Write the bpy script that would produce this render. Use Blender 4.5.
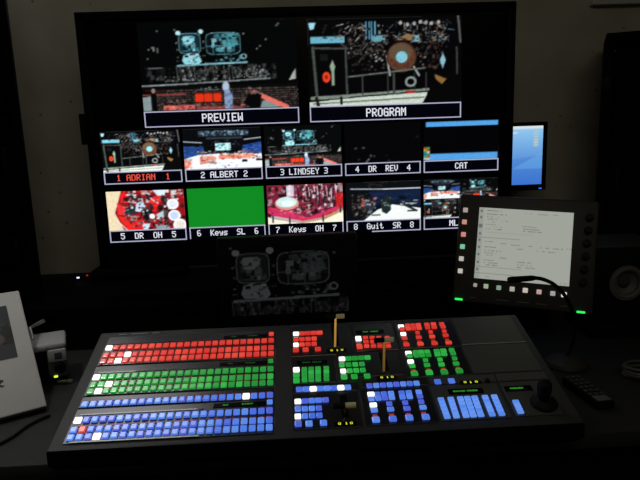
import bpy, bmesh, math, random
import numpy as np
from mathutils import Matrix, Vector

random.seed(7)
PI = math.pi
C = bpy.context.scene.collection
for o in list(bpy.data.objects):
    bpy.data.objects.remove(o)

# ------------------------------------------------------------------ camera, world, lights, exposure
F = 602.0                                   # focal length in pixels of the 640 px wide frame
PITCH, YAW, ROLL = math.radians(-10.842), math.radians(2.54), math.radians(1.914)
EYE = np.array([0.0, 0.0, 1.30])


def cam_rows(p, y, r):
    cp, sp, cy, sy, cr, sr = math.cos(p), math.sin(p), math.cos(y), math.sin(y), math.cos(r), math.sin(r)
    A = np.array([[1, 0, 0], [0, 0, 1], [0, 1, 0]])
    Y = np.array([[cy, 0, -sy], [0, 1, 0], [sy, 0, cy]])
    X = np.array([[1, 0, 0], [0, cp, -sp], [0, sp, cp]])
    Z = np.array([[cr, -sr, 0], [sr, cr, 0], [0, 0, 1]])
    return Z @ X @ Y @ A


RM = cam_rows(PITCH, YAW, ROLL)
cam = bpy.data.cameras.new('camera')
cam.sensor_fit = 'HORIZONTAL'
cam.sensor_width = 36.0
cam.lens = F * 36.0 / 640.0
cam.clip_start = 0.02
cam_o = bpy.data.objects.new('camera', cam)
C.objects.link(cam_o)
cm = Matrix.Identity(4)
for i in range(3):
    cm[i][0], cm[i][1], cm[i][2], cm[i][3] = RM[0][i], RM[1][i], -RM[2][i], EYE[i]
cam_o.matrix_world = cm
bpy.context.scene.camera = cam_o

world = bpy.data.worlds.new('world')
bpy.context.scene.world = world
world.use_nodes = True
world.node_tree.nodes['Background'].inputs[0].default_value = (0.9, 0.95, 1.0, 1)
world.node_tree.nodes['Background'].inputs[1].default_value = 0.0


LAMP_TURN = 25


def area(name, loc, target, sx, sy, power, col):
    l = bpy.data.lights.new(name, 'AREA')
    l.shape = 'RECTANGLE'
    l.size, l.size_y, l.energy, l.color = sx, sy, power, col
    o = bpy.data.objects.new(name, l)
    C.objects.link(o)
    o.location = loc
    o.rotation_euler = (Vector(target) - Vector(loc)).to_track_quat('-Z', 'Y').to_euler()
    return o


def spot(name, loc, target, power, col, cone, blend, radius):
    l = bpy.data.lights.new(name, 'SPOT')
    l.energy, l.color, l.spot_size, l.spot_blend, l.shadow_soft_size = power, col, math.radians(cone), blend, radius
    o = bpy.data.objects.new(name, l)
    C.objects.link(o)
    o.location = loc
    o.rotation_euler = (Vector(target) - Vector(loc)).to_track_quat('-Z', 'Y').to_euler()
    return o


# a dim fill light added behind the operator to lift the walls and a small desk downlight over the left end of the desk
area('fill_light_dim', (0.25, -0.5, 2.45), (0.2, 1.9, 1.2), 1.2, 0.6, 5.0, (1.0, 0.95, 0.80))
spot('desk_downlight', (-0.92, 0.95, 2.4), (-0.56, 1.2, 0.78), 20.5, (1.0, 0.985, 0.95), 34, 0.9, 0.06)

lamp = area('wall_lamp', (-0.93, 1.98, 2.12), (-0.90, 1.0, 1.80), 0.80, 0.82, 7.6, (0.98, 0.98, 1.0))
lamp.rotation_euler.rotate_axis('Z', math.radians(LAMP_TURN))

vs = bpy.context.scene.view_settings
vs.view_transform = 'Standard'
vs.look = 'None'
vs.exposure = 0.0
vs.gamma = 1.0
vs.use_curve_mapping = False


# ------------------------------------------------------------------ measuring helpers
def ray(x, y):
    return RM.T @ np.array([(x - 320) / F, (240 - y) / F, 1.0])


def on_plane(x, y, p, n):
    d = ray(x, y)
    p, n = np.array(p, float), np.array(n, float)
    return EYE + d * ((p - EYE) @ n) / (d @ n)


def atY(x, y, Y):
    return on_plane(x, y, (0, Y, 0), (0, 1, 0))


def atZ(x, y, Z):
    return on_plane(x, y, (0, 0, Z), (0, 0, 1))


# ------------------------------------------------------------------ materials
def lin(c):
    return tuple(((v / 255.0) / 12.92 if v / 255.0 <= 0.04045 else ((v / 255.0 + 0.055) / 1.055) ** 2.4) for v in c)


MATS = {}


def mat(name, col, rough=0.5, metal=0.0, emit=None, strength=0.0, noise=0.0, scale=40.0, bump=0.0, spec=0.5, coat=0.0):
    if name in MATS:
        return MATS[name]
    m = bpy.data.materials.new(name)
    m.use_nodes = True
    nt = m.node_tree
    b = nt.nodes['Principled BSDF']
    b.inputs['Base Color'].default_value = (*col, 1)
    b.inputs['Roughness'].default_value = rough
    b.inputs['Metallic'].default_value = metal
    b.inputs['Specular IOR Level'].default_value = spec
    b.inputs['Coat Weight'].default_value = coat
    if emit is not None:
        b.inputs['Emission Color'].default_value = (*emit, 1)
        b.inputs['Emission Strength'].default_value = strength
    if noise or bump:
        tc = nt.nodes.new('ShaderNodeTexCoord')
        nz = nt.nodes.new('ShaderNodeTexNoise')
        nz.inputs['Scale'].default_value = scale
        nz.inputs['Detail'].default_value = 6
        nt.links.new(tc.outputs['Object'], nz.inputs['Vector'])
        if noise:
            cr = nt.nodes.new('ShaderNodeValToRGB')
            cr.color_ramp.elements[0].position, cr.color_ramp.elements[1].position = 0.3, 0.7
            cr.color_ramp.elements[0].color = (*[max(0, v * (1 - noise)) for v in col], 1)
            cr.color_ramp.elements[1].color = (*[min(1, v * (1 + noise)) for v in col], 1)
            nt.links.new(nz.outputs['Fac'], cr.inputs['Fac'])
            nt.links.new(cr.outputs['Color'], b.inputs['Base Color'])
        if bump:
            bp = nt.nodes.new('ShaderNodeBump')
            bp.inputs['Strength'].default_value = bump
            bp.inputs['Distance'].default_value = 0.002
            nt.links.new(nz.outputs['Fac'], bp.inputs['Height'])
            nt.links.new(bp.outputs['Normal'], b.inputs['Normal'])
    MATS[name] = m
    return m


def glow(name, rgb, strength=1.0, base=0.25, rough=0.25, spec=0.5, coat=0.0):
    e = lin(rgb)
    m = mat(name, tuple(v * base for v in e), rough, 0, e, strength, spec=spec, coat=coat)
    m.node_tree.nodes['Principled BSDF'].inputs['Coat Roughness'].default_value = rough * .8
    return m


def wall_material():
    m = bpy.data.materials.new('speckled_painted_concrete')
    m.use_nodes = True
    nt = m.node_tree
    b = nt.nodes['Principled BSDF']
    b.inputs['Roughness'].default_value = 0.85
    tc = nt.nodes.new('ShaderNodeTexCoord')
    n1 = nt.nodes.new('ShaderNodeTexNoise')
    n1.inputs['Scale'].default_value = 5.0
    n1.inputs['Detail'].default_value = 8
    cr = nt.nodes.new('ShaderNodeValToRGB')
    cr.color_ramp.elements[0].position, cr.color_ramp.elements[1].position = 0.3, 0.7
    cr.color_ramp.elements[0].color = (0.33, 0.295, 0.225, 1)
    cr.color_ramp.elements[1].color = (0.41, 0.385, 0.31, 1)
    vo = nt.nodes.new('ShaderNodeTexVoronoi')
    vo.inputs['Scale'].default_value = 17.0
    sp = nt.nodes.new('ShaderNodeValToRGB')
    sp.color_ramp.elements[0].position, sp.color_ramp.elements[1].position = 0.045, 0.10
    sp.color_ramp.elements[0].color = (0.4, 0.38, 0.34, 1)
    sp.color_ramp.elements[1].color = (1, 1, 1, 1)
    mx = nt.nodes.new('ShaderNodeMix')
    mx.data_type = 'RGBA'
    mx.blend_type = 'MULTIPLY'
    mx.inputs['Factor'].default_value = 1.0
    nt.links.new(tc.outputs['Object'], n1.inputs['Vector'])
    nt.links.new(tc.outputs['Object'], vo.inputs['Vector'])
    nt.links.new(n1.outputs['Fac'], cr.inputs['Fac'])
    nt.links.new(vo.outputs['Distance'], sp.inputs['Fac'])
    nt.links.new(cr.outputs['Color'], mx.inputs['A'])
    nt.links.new(sp.outputs['Color'], mx.inputs['B'])
    nt.links.new(mx.outputs['Result'], b.inputs['Base Color'])
    bp = nt.nodes.new('ShaderNodeBump')
    bp.inputs['Strength'].default_value = 0.25
    bp.inputs['Distance'].default_value = 0.004
    nt.links.new(n1.outputs['Fac'], bp.inputs['Height'])
    nt.links.new(bp.outputs['Normal'], b.inputs['Normal'])
    return m


M_WALL = wall_material()
M_FLOOR = mat('dark_carpet', (0.02, 0.02, 0.022), 0.95, noise=0.4, scale=220, bump=0.4)
M_CEIL = mat('ceiling_paint', (0.28, 0.27, 0.25), 0.9, noise=0.06, scale=12)
M_TRIM = mat('grey_conduit_paint', (0.42, 0.40, 0.36), 0.55, noise=0.08, scale=20)
M_DESK = mat('black_laminate', (0.024, 0.024, 0.024), 0.62, noise=0.15, scale=60, bump=0.05, spec=0.3)
M_CRED = mat('black_cabinet', (0.0022, 0.0022, 0.0022), 0.8, noise=0.2, scale=30, spec=0.06)
M_RACK = mat('black_rack_steel', (0.0022, 0.0022, 0.0023), 0.8, noise=0.2, scale=50, bump=0.05, spec=0.06)
M_TVB = mat('black_bezel', (0.002, 0.002, 0.002), 0.6, spec=0.06)
M_SCR = mat('black_screen_glass', (0.0012, 0.0012, 0.0014), 0.3, spec=0.1)
M_BLACK = mat('black_plastic', (0.0035, 0.0035, 0.0035), 0.6, noise=0.1, scale=80, spec=0.12)
M_RUBBER = mat('black_rubber', (0.0045, 0.0045, 0.0045), 0.6, spec=0.2)
M_CONS = mat('charcoal_console_metal', (0.041, 0.041, 0.040), 0.5, noise=0.06, scale=90, bump=0.03, spec=0.35)
M_PLATE = mat('charcoal_module_plate', (0.010, 0.010, 0.0105), 0.26, noise=0.08, scale=70, spec=0.9)
M_STRIP = mat('reflecting_label_strip', (0.05, 0.05, 0.05), 0.25, noise=0.3, scale=300, spec=0.6, coat=1.0)
M_GREYP = mat('grey_blank_plate', (0.075, 0.074, 0.066), 0.42, noise=0.05, scale=60, spec=0.45)
M_ARMSHEEN = mat('chrome_lever_gold_sheen', (0.75, 0.42, 0.10), 0.35, 0.85, lin((190, 120, 40)), 0.0)  # chrome arm, its golden reflection put into the base colour
M_YELLOW = mat('lit_yellow_handle', (0.95, 0.82, 0.42), 0.35)  # lit right half of the handle, its brightness put into a yellow colour
M_PANEL = mat('brown_black_panel_metal', (0.030, 0.027, 0.023), 0.5, noise=0.08, scale=60, spec=0.4)
M_WHITE = mat('white_board', (0.60, 0.60, 0.57), 0.6, noise=0.04, scale=14)
M_DEVW = mat('pale_grey_plastic', (0.40, 0.40, 0.41), 0.5, noise=0.05, scale=30)
M_CHROME = mat('dull_silver', (0.55, 0.55, 0.56), 0.35, 0.8)
M_INK = mat('black_print', (0.015, 0.015, 0.015), 0.6)
M_CONE = mat('grey_speaker_cone', (0.10, 0.097, 0.088), 0.6, noise=0.1, scale=60)
M_SPK = mat('speaker_cabinet_vinyl', (0.004, 0.004, 0.004), 0.7, noise=0.15, scale=70, spec=0.12)
M_SPKTOP = mat('speaker_cabinet_lit_vinyl', (0.035, 0.034, 0.031), 0.6, noise=0.15, scale=70, spec=0.3)  # cabinet vinyl in a lighter tone, light on the top put into the colour

M_PIC = bpy.data.materials.new('lit_picture')
M_PIC.use_nodes = True
_nt = M_PIC.node_tree
_b = _nt.nodes['Principled BSDF']
_b.inputs['Base Color'].default_value = (0.004, 0.004, 0.004, 1)
_b.inputs['Roughness'].default_value = 0.5
_b.inputs['Specular IOR Level'].default_value = 0.05
_ca = _nt.nodes.new('ShaderNodeVertexColor')
_ca.layer_name = 'picture'
_nt.links.new(_ca.outputs['Color'], _b.inputs['Emission Color'])
_b.inputs['Emission Strength'].default_value = 1.0

M_PRINT = bpy.data.materials.new('printed_picture')
M_PRINT.use_nodes = True
_nt = M_PRINT.node_tree
_b = _nt.nodes['Principled BSDF']
_b.inputs['Roughness'].default_value = 0.45
_ca = _nt.nodes.new('ShaderNodeVertexColor')
_ca.layer_name = 'picture'
_nt.links.new(_ca.outputs['Color'], _b.inputs['Base Color'])


# ------------------------------------------------------------------ mesh helpers
class MB:
    def __init__(self):
        self.bm = bmesh.new()

    def _xf(self, verts, M):
        if M is not None:
            bmesh.ops.transform(self.bm, matrix=M, verts=verts)

    def box(self, c, s, bevel=0.0, M=None, seg=2):
        r = bmesh.ops.create_cube(self.bm, size=1.0)
        vs_ = r['verts']
        for v in vs_:
            v.co = Vector((c[0] + v.co.x * s[0], c[1] + v.co.y * s[1], c[2] + v.co.z * s[2]))
        if bevel > 0:
            es = list({e for v in vs_ for e in v.link_edges})
            rb = bmesh.ops.bevel(self.bm, geom=es, offset=bevel, segments=seg, affect='EDGES', profile=0.5)
            vs_ = list({v for f in rb['faces'] for v in f.verts} | {v for v in vs_ if v.is_valid})
        self._xf(vs_, M)
        return self

    def cyl(self, p0, p1, r0, r1=None, n=24, cap=True):
        r1 = r0 if r1 is None else r1
        p0, p1 = Vector(p0), Vector(p1)
        q = (p1 - p0).to_track_quat('Z', 'Y')
        a, b = [], []
        for i in range(n):
            t = 2 * PI * i / n
            d = q @ Vector((math.cos(t), math.sin(t), 0))
            a.append(self.bm.verts.new(p0 + d * r0))
            b.append(self.bm.verts.new(p1 + d * r1))
        for i in range(n):
            j = (i + 1) % n
            self.bm.faces.new((a[i], a[j], b[j], b[i]))
        if cap:
            self.bm.faces.new(a[::-1])
            self.bm.faces.new(b)
        return self

    def lathe(self, prof, axis_p, axis_d, n=32):
        p, d = Vector(axis_p), Vector(axis_d).normalized()
        q = d.to_track_quat('Z', 'Y')
        rings = []
        for (r, h) in prof:
            if r < 1e-6:
                rings.append([self.bm.verts.new(p + d * h)])
            else:
                rings.append([self.bm.verts.new(p + d * h + (q @ Vector((math.cos(2 * PI * i / n), math.sin(2 * PI * i / n), 0))) * r) for i in range(n)])
        for a, b in zip(rings, rings[1:]):
            for i in range(n):
                j = (i + 1) % n
                if len(a) == 1 and len(b) == 1:
                    continue
                if len(a) == 1:
                    self.bm.faces.new((a[0], b[j], b[i]))
                elif len(b) == 1:
                    self.bm.faces.new((a[i], a[j], b[0]))
                else:
                    self.bm.faces.new((a[i], a[j], b[j], b[i]))
        return self

    def tube(self, pts, r, n=12):
        pts = [Vector(p) for p in pts]
        rings = []
        up = None
        for i, p in enumerate(pts):
            d = (pts[min(i + 1, len(pts) - 1)] - pts[max(i - 1, 0)]).normalized()
            if up is None:
                up = d.orthogonal().normalized()
            up = (up - d * up.dot(d)).normalized()
            s = d.cross(up)
            rr = r[i] if isinstance(r, (list, tuple)) else r
            rings.append([self.bm.verts.new(p + (up * math.cos(2 * PI * k / n) + s * math.sin(2 * PI * k / n)) * rr) for k in range(n)])
        for a, b in zip(rings, rings[1:]):
            for k in range(n):
                j = (k + 1) % n
                self.bm.faces.new((a[k], a[j], b[j], b[k]))
        self.bm.faces.new(rings[0][::-1])
        self.bm.faces.new(rings[-1])
        return self

    def prism(self, poly, d):
        d = Vector(d)
        a = [self.bm.verts.new(Vector(p)) for p in poly]
        b = [self.bm.verts.new(Vector(p) + d) for p in poly]
        n = len(a)
        self.bm.faces.new(a[::-1])
        self.bm.faces.new(b)
        for i in range(n):
            j = (i + 1) % n
            self.bm.faces.new((a[i], a[j], b[j], b[i]))
        return self

    def mesh(self, name, m, smooth=True):
        bmesh.ops.recalc_face_normals(self.bm, faces=self.bm.faces)
        me = bpy.data.meshes.new(name)
        self.bm.to_mesh(me)
        self.bm.free()
        if m is not None:
            me.materials.append(m)
        if smooth:
            for p in me.polygons:
                p.use_smooth = True
            try:
                me.set_sharp_from_angle(angle=math.radians(35))
            except Exception:
                pass
        return me

    def build(self, name, m, parent=None, smooth=True):
        return link(name, self.mesh(name, m, smooth), parent)


def link(name, me, parent=None):
    o = bpy.data.objects.new(name, me)
    C.objects.link(o)
    if parent is not None:
        o.parent = parent
    return o


def tag(o, label=None, cat=None, group=None, kind=None):
    if label:
        o['label'] = label
    if cat:
        o['category'] = cat
    if group:
        o['group'] = group
    if kind:
        o['kind'] = kind
    return o


def empty(name, M):
    o = bpy.data.objects.new(name, None)
    o.empty_display_size = 0.05
    C.objects.link(o)
    o.matrix_world = M
    return o


def frame_matrix(origin, x, y, z):
    M = Matrix.Identity(4)
    for i in range(3):
        M[i][0], M[i][1], M[i][2], M[i][3] = x[i], y[i], z[i], origin[i]
    return M


def catmull(ps, n=10):
    ps = [np.array(p, float) for p in ps]
    P = [2 * ps[0] - ps[1]] + ps + [2 * ps[-1] - ps[-2]]
    out = []
    for i in range(1, len(P) - 2):
        for k in range(n):
            t = k / n
            a, b, c, d = P[i - 1], P[i], P[i + 1], P[i + 2]
            out.append(0.5 * (2 * b + (c - a) * t + (2 * a - 5 * b + 4 * c - d) * t * t + (3 * b - a - 3 * c + d) * t ** 3))
    out.append(ps[-1])
    return out


# ------------------------------------------------------------------ lettering: a 5x7 character generator
GLYPH = {
    'A': '01110 10001 10001 11111 10001 10001 10001', 'B': '11110 10001 10001 11110 10001 10001 11110',
    'C': '01110 10001 10000 10000 10000 10001 01110', 'D': '11110 10001 10001 10001 10001 10001 11110',
    'E': '11111 10000 10000 11110 10000 10000 11111', 'G': '01110 10001 10000 10111 10001 10001 01111',
    'H': '10001 10001 10001 11111 10001 10001 10001', 'I': '01110 00100 00100 00100 00100 00100 01110',
    'K': '10001 10010 10100 11000 10100 10010 10001', 'L': '10000 10000 10000 10000 10000 10000 11111',
    'M': '10001 11011 10101 10101 10001 10001 10001', 'N': '10001 11001 10101 10011 10001 10001 10001',
    'O': '01110 10001 10001 10001 10001 10001 01110', 'P': '11110 10001 10001 11110 10000 10000 10000',
    'R': '11110 10001 10001 11110 10100 10010 10001', 'S': '01111 10000 10000 01110 00001 00001 11110',
    'T': '11111 00100 00100 00100 00100 00100 00100', 'V': '10001 10001 10001 10001 10001 01010 00100',
    'W': '10001 10001 10001 10101 10101 11011 10001', 'Y': '10001 10001 01010 00100 00100 00100 00100',
    'e': '00000 00000 01110 10001 11111 10000 01110', 'y': '00000 00000 10001 10001 01111 00001 01110',
    's': '00000 00000 01111 10000 01110 00001 11110', 'u': '00000 00000 10001 10001 10001 10011 01101',
    'i': '00100 00000 01100 00100 00100 00100 01110', 't': '01000 01000 11100 01000 01000 01001 00110',
    '0': '01110 10001 10001 10001 10001 10001 01110', '1': '00100 01100 00100 00100 00100 00100 01110',
    '2': '01110 10001 00001 00110 01000 10000 11111', '3': '11110 00001 00001 01110 00001 00001 11110',
    '4': '00010 00110 01010 10010 11111 00010 00010', '5': '11111 10000 11110 00001 00001 10001 01110',
    '6': '01110 10000 10000 11110 10001 10001 01110', '7': '11111 00001 00010 00100 01000 01000 01000',
    '8': '01110 10001 10001 01110 10001 10001 01110'}


def text_mesh(name, txt, cw, chh, m, bold=0.35, depth=0.0006):
    """characters centred on the origin in the local XZ plane, facing -Y"""
    bm = bmesh.new()
    px, pz = cw / 6.3, chh / 7.0
    x0 = -len(txt) * cw / 2
    for i, ch in enumerate(txt):
        g = GLYPH.get(ch)
        if not g:
            continue
        for r, row in enumerate(g.split()):
            k = 0
            while k < 5:
                if row[k] == '1':
                    e = k
                    while e + 1 < 5 and row[e + 1] == '1':
                        e += 1
                    a, b = x0 + i * cw + (0.65 + k) * px, x0 + i * cw + (0.65 + e + 1 + bold) * px
                    t, u = chh / 2 - r * pz, chh / 2 - (r + 1) * pz
                    r8 = bmesh.ops.create_cube(bm, size=1.0)
                    for v in r8['verts']:
                        v.co = Vector(((a + b) / 2 + v.co.x * (b - a), v.co.y * depth, (t + u) / 2 + v.co.z * (t - u)))
                    k = e + 1
                else:
                    k += 1
    me = bpy.data.meshes.new(name)
    bm.to_mesh(me)
    bm.free()
    me.materials.append(m)
    return me


# ------------------------------------------------------------------ pictures shown on the screens
class Pic:
    def __init__(self, w, h, bg=(4, 4, 6), seed=1):
        self.w, self.h = w, h
        self.a = np.empty((h, w, 3))
        self.a[:] = bg
        self.y, self.x = np.mgrid[0:h, 0:w]
        self.x, self.y = (self.x + 0.5) / w, (self.y + 0.5) / h
        self.r = np.random.RandomState(seed)

    def put(self, mask, col, al=1.0):
        self.a[mask] = self.a[mask] * (1 - al) + np.array(col, float) * al

    def rect(self, x0, y0, x1, y1, col, al=1.0):
        self.put((self.x >= x0) & (self.x <= x1) & (self.y >= y0) & (self.y <= y1), col, al)

    def ell(self, cx, cy, rx, ry, col, al=1.0, inner=0.0):
        d = ((self.x - cx) / rx) ** 2 + ((self.y - cy) / ry) ** 2
        self.put((d <= 1) & (d >= inner), col, al)

    def rrect(self, x0, y0, x1, y1, col, al=1.0, ring=None):
        cx, cy, rx, ry = (x0 + x1) / 2, (y0 + y1) / 2, (x1 - x0) / 2, (y1 - y0) / 2
        d = np.abs((self.x - cx) / rx) ** 5 + np.abs((self.y - cy) / ry) ** 5
        m = d <= 1
        if ring:
            m &= (np.abs((self.x - cx) / (rx - ring)) ** 5 + np.abs((self.y - cy) / (ry - ring * 1.78)) ** 5) > 1
        self.put(m, col, al)

    def line(self, x0, y0, x1, y1, wd, col, al=1.0):
        asp = self.h / self.w
        dx, dy = x1 - x0, (y1 - y0) * asp
        L = dx * dx + dy * dy + 1e-12
        t = np.clip(((self.x - x0) * dx + (self.y - y0) * asp * dy) / L, 0, 1)
        d = np.hypot(self.x - x0 - t * dx, (self.y - y0) * asp - t * dy)
        self.put(d <= wd / 2, col, al)

    def poly(self, pts, col, al=1.0):
        ins = np.zeros(self.x.shape, bool)
        n = len(pts)
        for i in range(n):
            (xa, ya), (xb, yb) = pts[i], pts[(i + 1) % n]
            c = (ya > self.y) != (yb > self.y)
            xi = (xb - xa) * (self.y - ya) / ((yb - ya) if yb != ya else 1e-9) + xa
            ins ^= c & (self.x < xi)
        self.put(ins, col, al)

    def bits(self, x0, y0, x1, y1, n, cols, s0, s1, asp=1.0, al=0.9):
        for _ in range(n):
            cx, cy = self.r.uniform(x0, x1), self.r.uniform(y0, y1)
            s = self.r.uniform(s0, s1)
            c = cols[self.r.randint(len(cols))]
            k = self.r.uniform(0.6, 1.0)
            self.rect(max(x0, cx - s), max(y0, cy - s * asp), min(x1, cx + s), min(y1, cy + s * asp), [v * k for v in c], al)

    def strokes(self, x0, y0, x1, y1, n, cols, ln, wd):
        for _ in range(n):
            cx, cy, t, L = self.r.uniform(x0, x1), self.r.uniform(y0, y1), self.r.uniform(0, PI), self.r.uniform(0.3, 1) * ln
            self.line(cx, cy, cx + math.cos(t) * L, cy + 1.78 * math.sin(t) * L, wd, cols[self.r.randint(len(cols))])

    def paste(self, other, x0, y0, x1, y1):
        X0, X1, Y0, Y1 = int(x0 * self.w), int(x1 * self.w), int(y0 * self.h), int(y1 * self.h)
        s = other.sample(X1 - X0, Y1 - Y0)
        self.a[Y0:Y1, X0:X1] = s

    def sample(self, w, h, x0=0.0, y0=0.0, x1=1.0, y1=1.0):
        """box-averaged resampling of a region"""
        k = 3
        xs = (x0 + (x1 - x0) * (np.arange(w * k) + 0.5) / (w * k)) * self.w
        ys = (y0 + (y1 - y0) * (np.arange(h * k) + 0.5) / (h * k)) * self.h
        xi, yi = np.clip(xs.astype(int), 0, self.w - 1), np.clip(ys.astype(int), 0, self.h - 1)
        s = self.a[yi][:, xi]
        return s.reshape(h, k, w, k, 3).mean((1, 3))


CY, CY2, DK, GR = (150, 215, 225), (70, 140, 160), (10, 14, 18), (110, 112, 112)


def arena(seed=3):
    p = Pic(480, 270, (3, 4, 5), seed)
    for (x, y) in ((.1, .08), (.04, .28), (.06, .26), (.03, .38), (.64, .13), (.78, .2), (.85, .05), (.86, .03), (.72, .3), (.74, .27), (.21, .07)):
        p.rect(x, y, x + .012, y + .018, (110, 115, 110))
    p.rect(.07, .26, .083, .31, (120, 125, 120))
    p.rect(.095, .27, .107, .33, (110, 115, 110))
    p.rect(.05, .5, .15, .515, (90, 95, 95))
    # hung screen on the left
    p.rrect(.235, .12, .375, .345, (16, 40, 50))
    p.rrect(.235, .12, .375, .345, (110, 165, 175), ring=.004)
    p.bits(.255, .15, .36, .32, 34, [CY2, (60, 150, 165), DK, DK, CY], .006, .016, 1.4)
    p.rrect(.262, .15, .335, .24, CY)
    p.bits(.262, .15, .335, .24, 8, [CY2, (40, 90, 105)], .004, .01)
    p.poly([(.25, .42), (.262, .36), (.30, .34), (.33, .36), (.355, .35), (.375, .43), (.36, .46), (.265, .46)], CY)
    p.bits(.255, .35, .37, .45, 18, [(90, 170, 190), DK, (200, 235, 240)], .004, .012)
    for (x, y) in ((.236, .115), (.378, .105)):
        p.ell(x, y, .016, .024, (190, 235, 240))
    for y in (.2, .28, .36, .42):
        p.bits(.215, y, .24, y + .03, 3, [(140, 170, 160), (110, 90, 60)], .004, .008)
        p.bits(.38, y, .40, y + .03, 2, [(150, 120, 70), (90, 140, 140)], .004, .008)
    # hung screen on the right
    p.rrect(.405, .12, .625, .365, (10, 24, 28))
    p.bits(.42, .14, .61, .34, 70, [CY2, (90, 180, 190), DK, DK, CY, DK], .006, .018, 1.4)
    p.rrect(.51, .13, .6, .28, (80, 165, 175), .75)
    p.bits(.5, .13, .62, .3, 20, [CY, DK, (60, 120, 130)], .005, .014)
    p.rrect(.405, .12, .625, .365, (120, 180, 188), ring=.0035)
    p.line(.41, .27, .62, .26, .004, CY2)
    p.line(.45, .27, .45, .36, .004, CY2)
    p.line(.52, .27, .52, .36, .004, CY2)
    p.bits(.46, .37, .64, .44, 30, [CY, CY2, DK], .005, .012)
    p.ell(.64, .39, .02, .03, (150, 200, 205), inner=.4)
    p.line(.22, .475, .66, .455, .011, (130, 190, 200))
    k0, dy, dx = int(.50 * p.h), int(.012 * p.h), int(.02 * p.w)
    p.a[:k0] = np.roll(np.roll(p.a[:k0], dy, 0), dx, 1)
    # stage
    p.bits(.02, .49, .86, .66, 150, [(60, 62, 60), (28, 30, 30), (15, 16, 17), (80, 84, 84), (8, 9, 10)], .005, .015, 2.0)
    for x in (.23, .26, .31, .34, .41, .46, .53, .56, .58):
        p.line(x, .49, x + .004, .66, .006, (70, 75, 74))
    p.bits(.15, .6, .5, .67, 40, [(110, 120, 122), (150, 160, 160), (40, 44, 44)], .004, .012)
    p.ell(.70, .59, .034, .055, (130, 136, 134), inner=.62)
    p.bits(.64, .55, .82, .65, 30, [(120, 124, 122), (60, 62, 62)], .004, .011)
    p.bits(.2, .49, .8, .66, 90, [(130, 138, 136), (90, 96, 96), (60, 40, 34), (150, 156, 160)], .003, .008, 2.2)
    p.line(.0, .705, .3, .69, .009, (150, 156, 158))
    p.line(.3, .69, .82, .655, .009, (130, 138, 138))
    p.poly([(.94, .68), (.965, .6), (.985, .55), (.985, .67)], (170, 175, 165))
    p.rect(0, .715, 1, .76, (8, 8, 9))
    # seats
    for k in range(9):
        y = .765 + .026 * k
        for q in range(60):
            x = (q + (k % 2) * .5) / 60
            s = .0062
            c = [(74, 62, 58), (52, 44, 42), (92, 80, 74)][p.r.randint(3)]
            if x > .07:
                p.rect(x - s, y - .008, x + s, y + .010, c)
    p.rect(.0, .80, .28, .815, (150, 60, 56))
    p.rect(.02, .745, .15, .765, (40, 14, 14))
    p.bits(.08, .86, .33, .93, 40, [(150, 110, 100), (40, 34, 32), (110, 90, 84)], .006, .011)
    p.rect(.13, .93, .33, .985, (225, 105, 92))
    p.bits(.13, .93, .33, .99, 18, [(250, 160, 150), (170, 70, 62)], .006, .012)
    p.bits(.33, .91, .52, .99, 44, [(120, 40, 36), (150, 130, 120), (46, 44, 42)], .006, .014)
    p.rect(.34, .955, .64, .99, (190, 80, 74), .7)
    for i, x in enumerate((.335, .392, .449)):
        p.rrect(x, .80, x + .054, .905, (226, 52, 24))
        p.bits(x, .735, x + .05, .79, 7, [(150, 160, 155), (40, 44, 44)], .004, .01)
    p.rect(.33, .79, .505, .803, (60, 20, 14))
    p.poly([(0, .83), (.055, .82), (.07, .99), (.0, .99)], (136, 152, 154))
    p.rect(.055, .77, .09, .985, (5, 6, 8))
    p.ell(.073, .76, .013, .026, (150, 130, 120))
    p.poly([(.76, .91), (.83, .885), (.93, .985), (.75, .99)], (128, 146, 146))
    p.line(.70, .80, .92, .985, .030, (232, 112, 100))
    p.bits(.60, .88, .75, .98, 26, [(150, 44, 44), (180, 130, 120), (30, 26, 26)], .006, .013)
    p.poly([(.64, .93), (.68, .82), (.74, .80), (.76, .83), (.745, .99), (.70, .99)], (5, 6, 7))
    p.bits(.66, .745, .76, .83, 20, [(170, 150, 140), (60, 54, 50)], .005, .011)
    # the pale figure in the aisle
    p.ell(.535, .735, .022, .06, (178, 196, 216))
    p.poly([(.523, .77), (.553, .76), (.578, .85), (.572, .93), (.563, .99), (.525, .99), (.52, .9)], (136, 158, 196))
    p.bits(.52, .8, .575, .98, 26, [(110, 130, 170), (180, 196, 220)], .005, .011)
    return p


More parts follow.
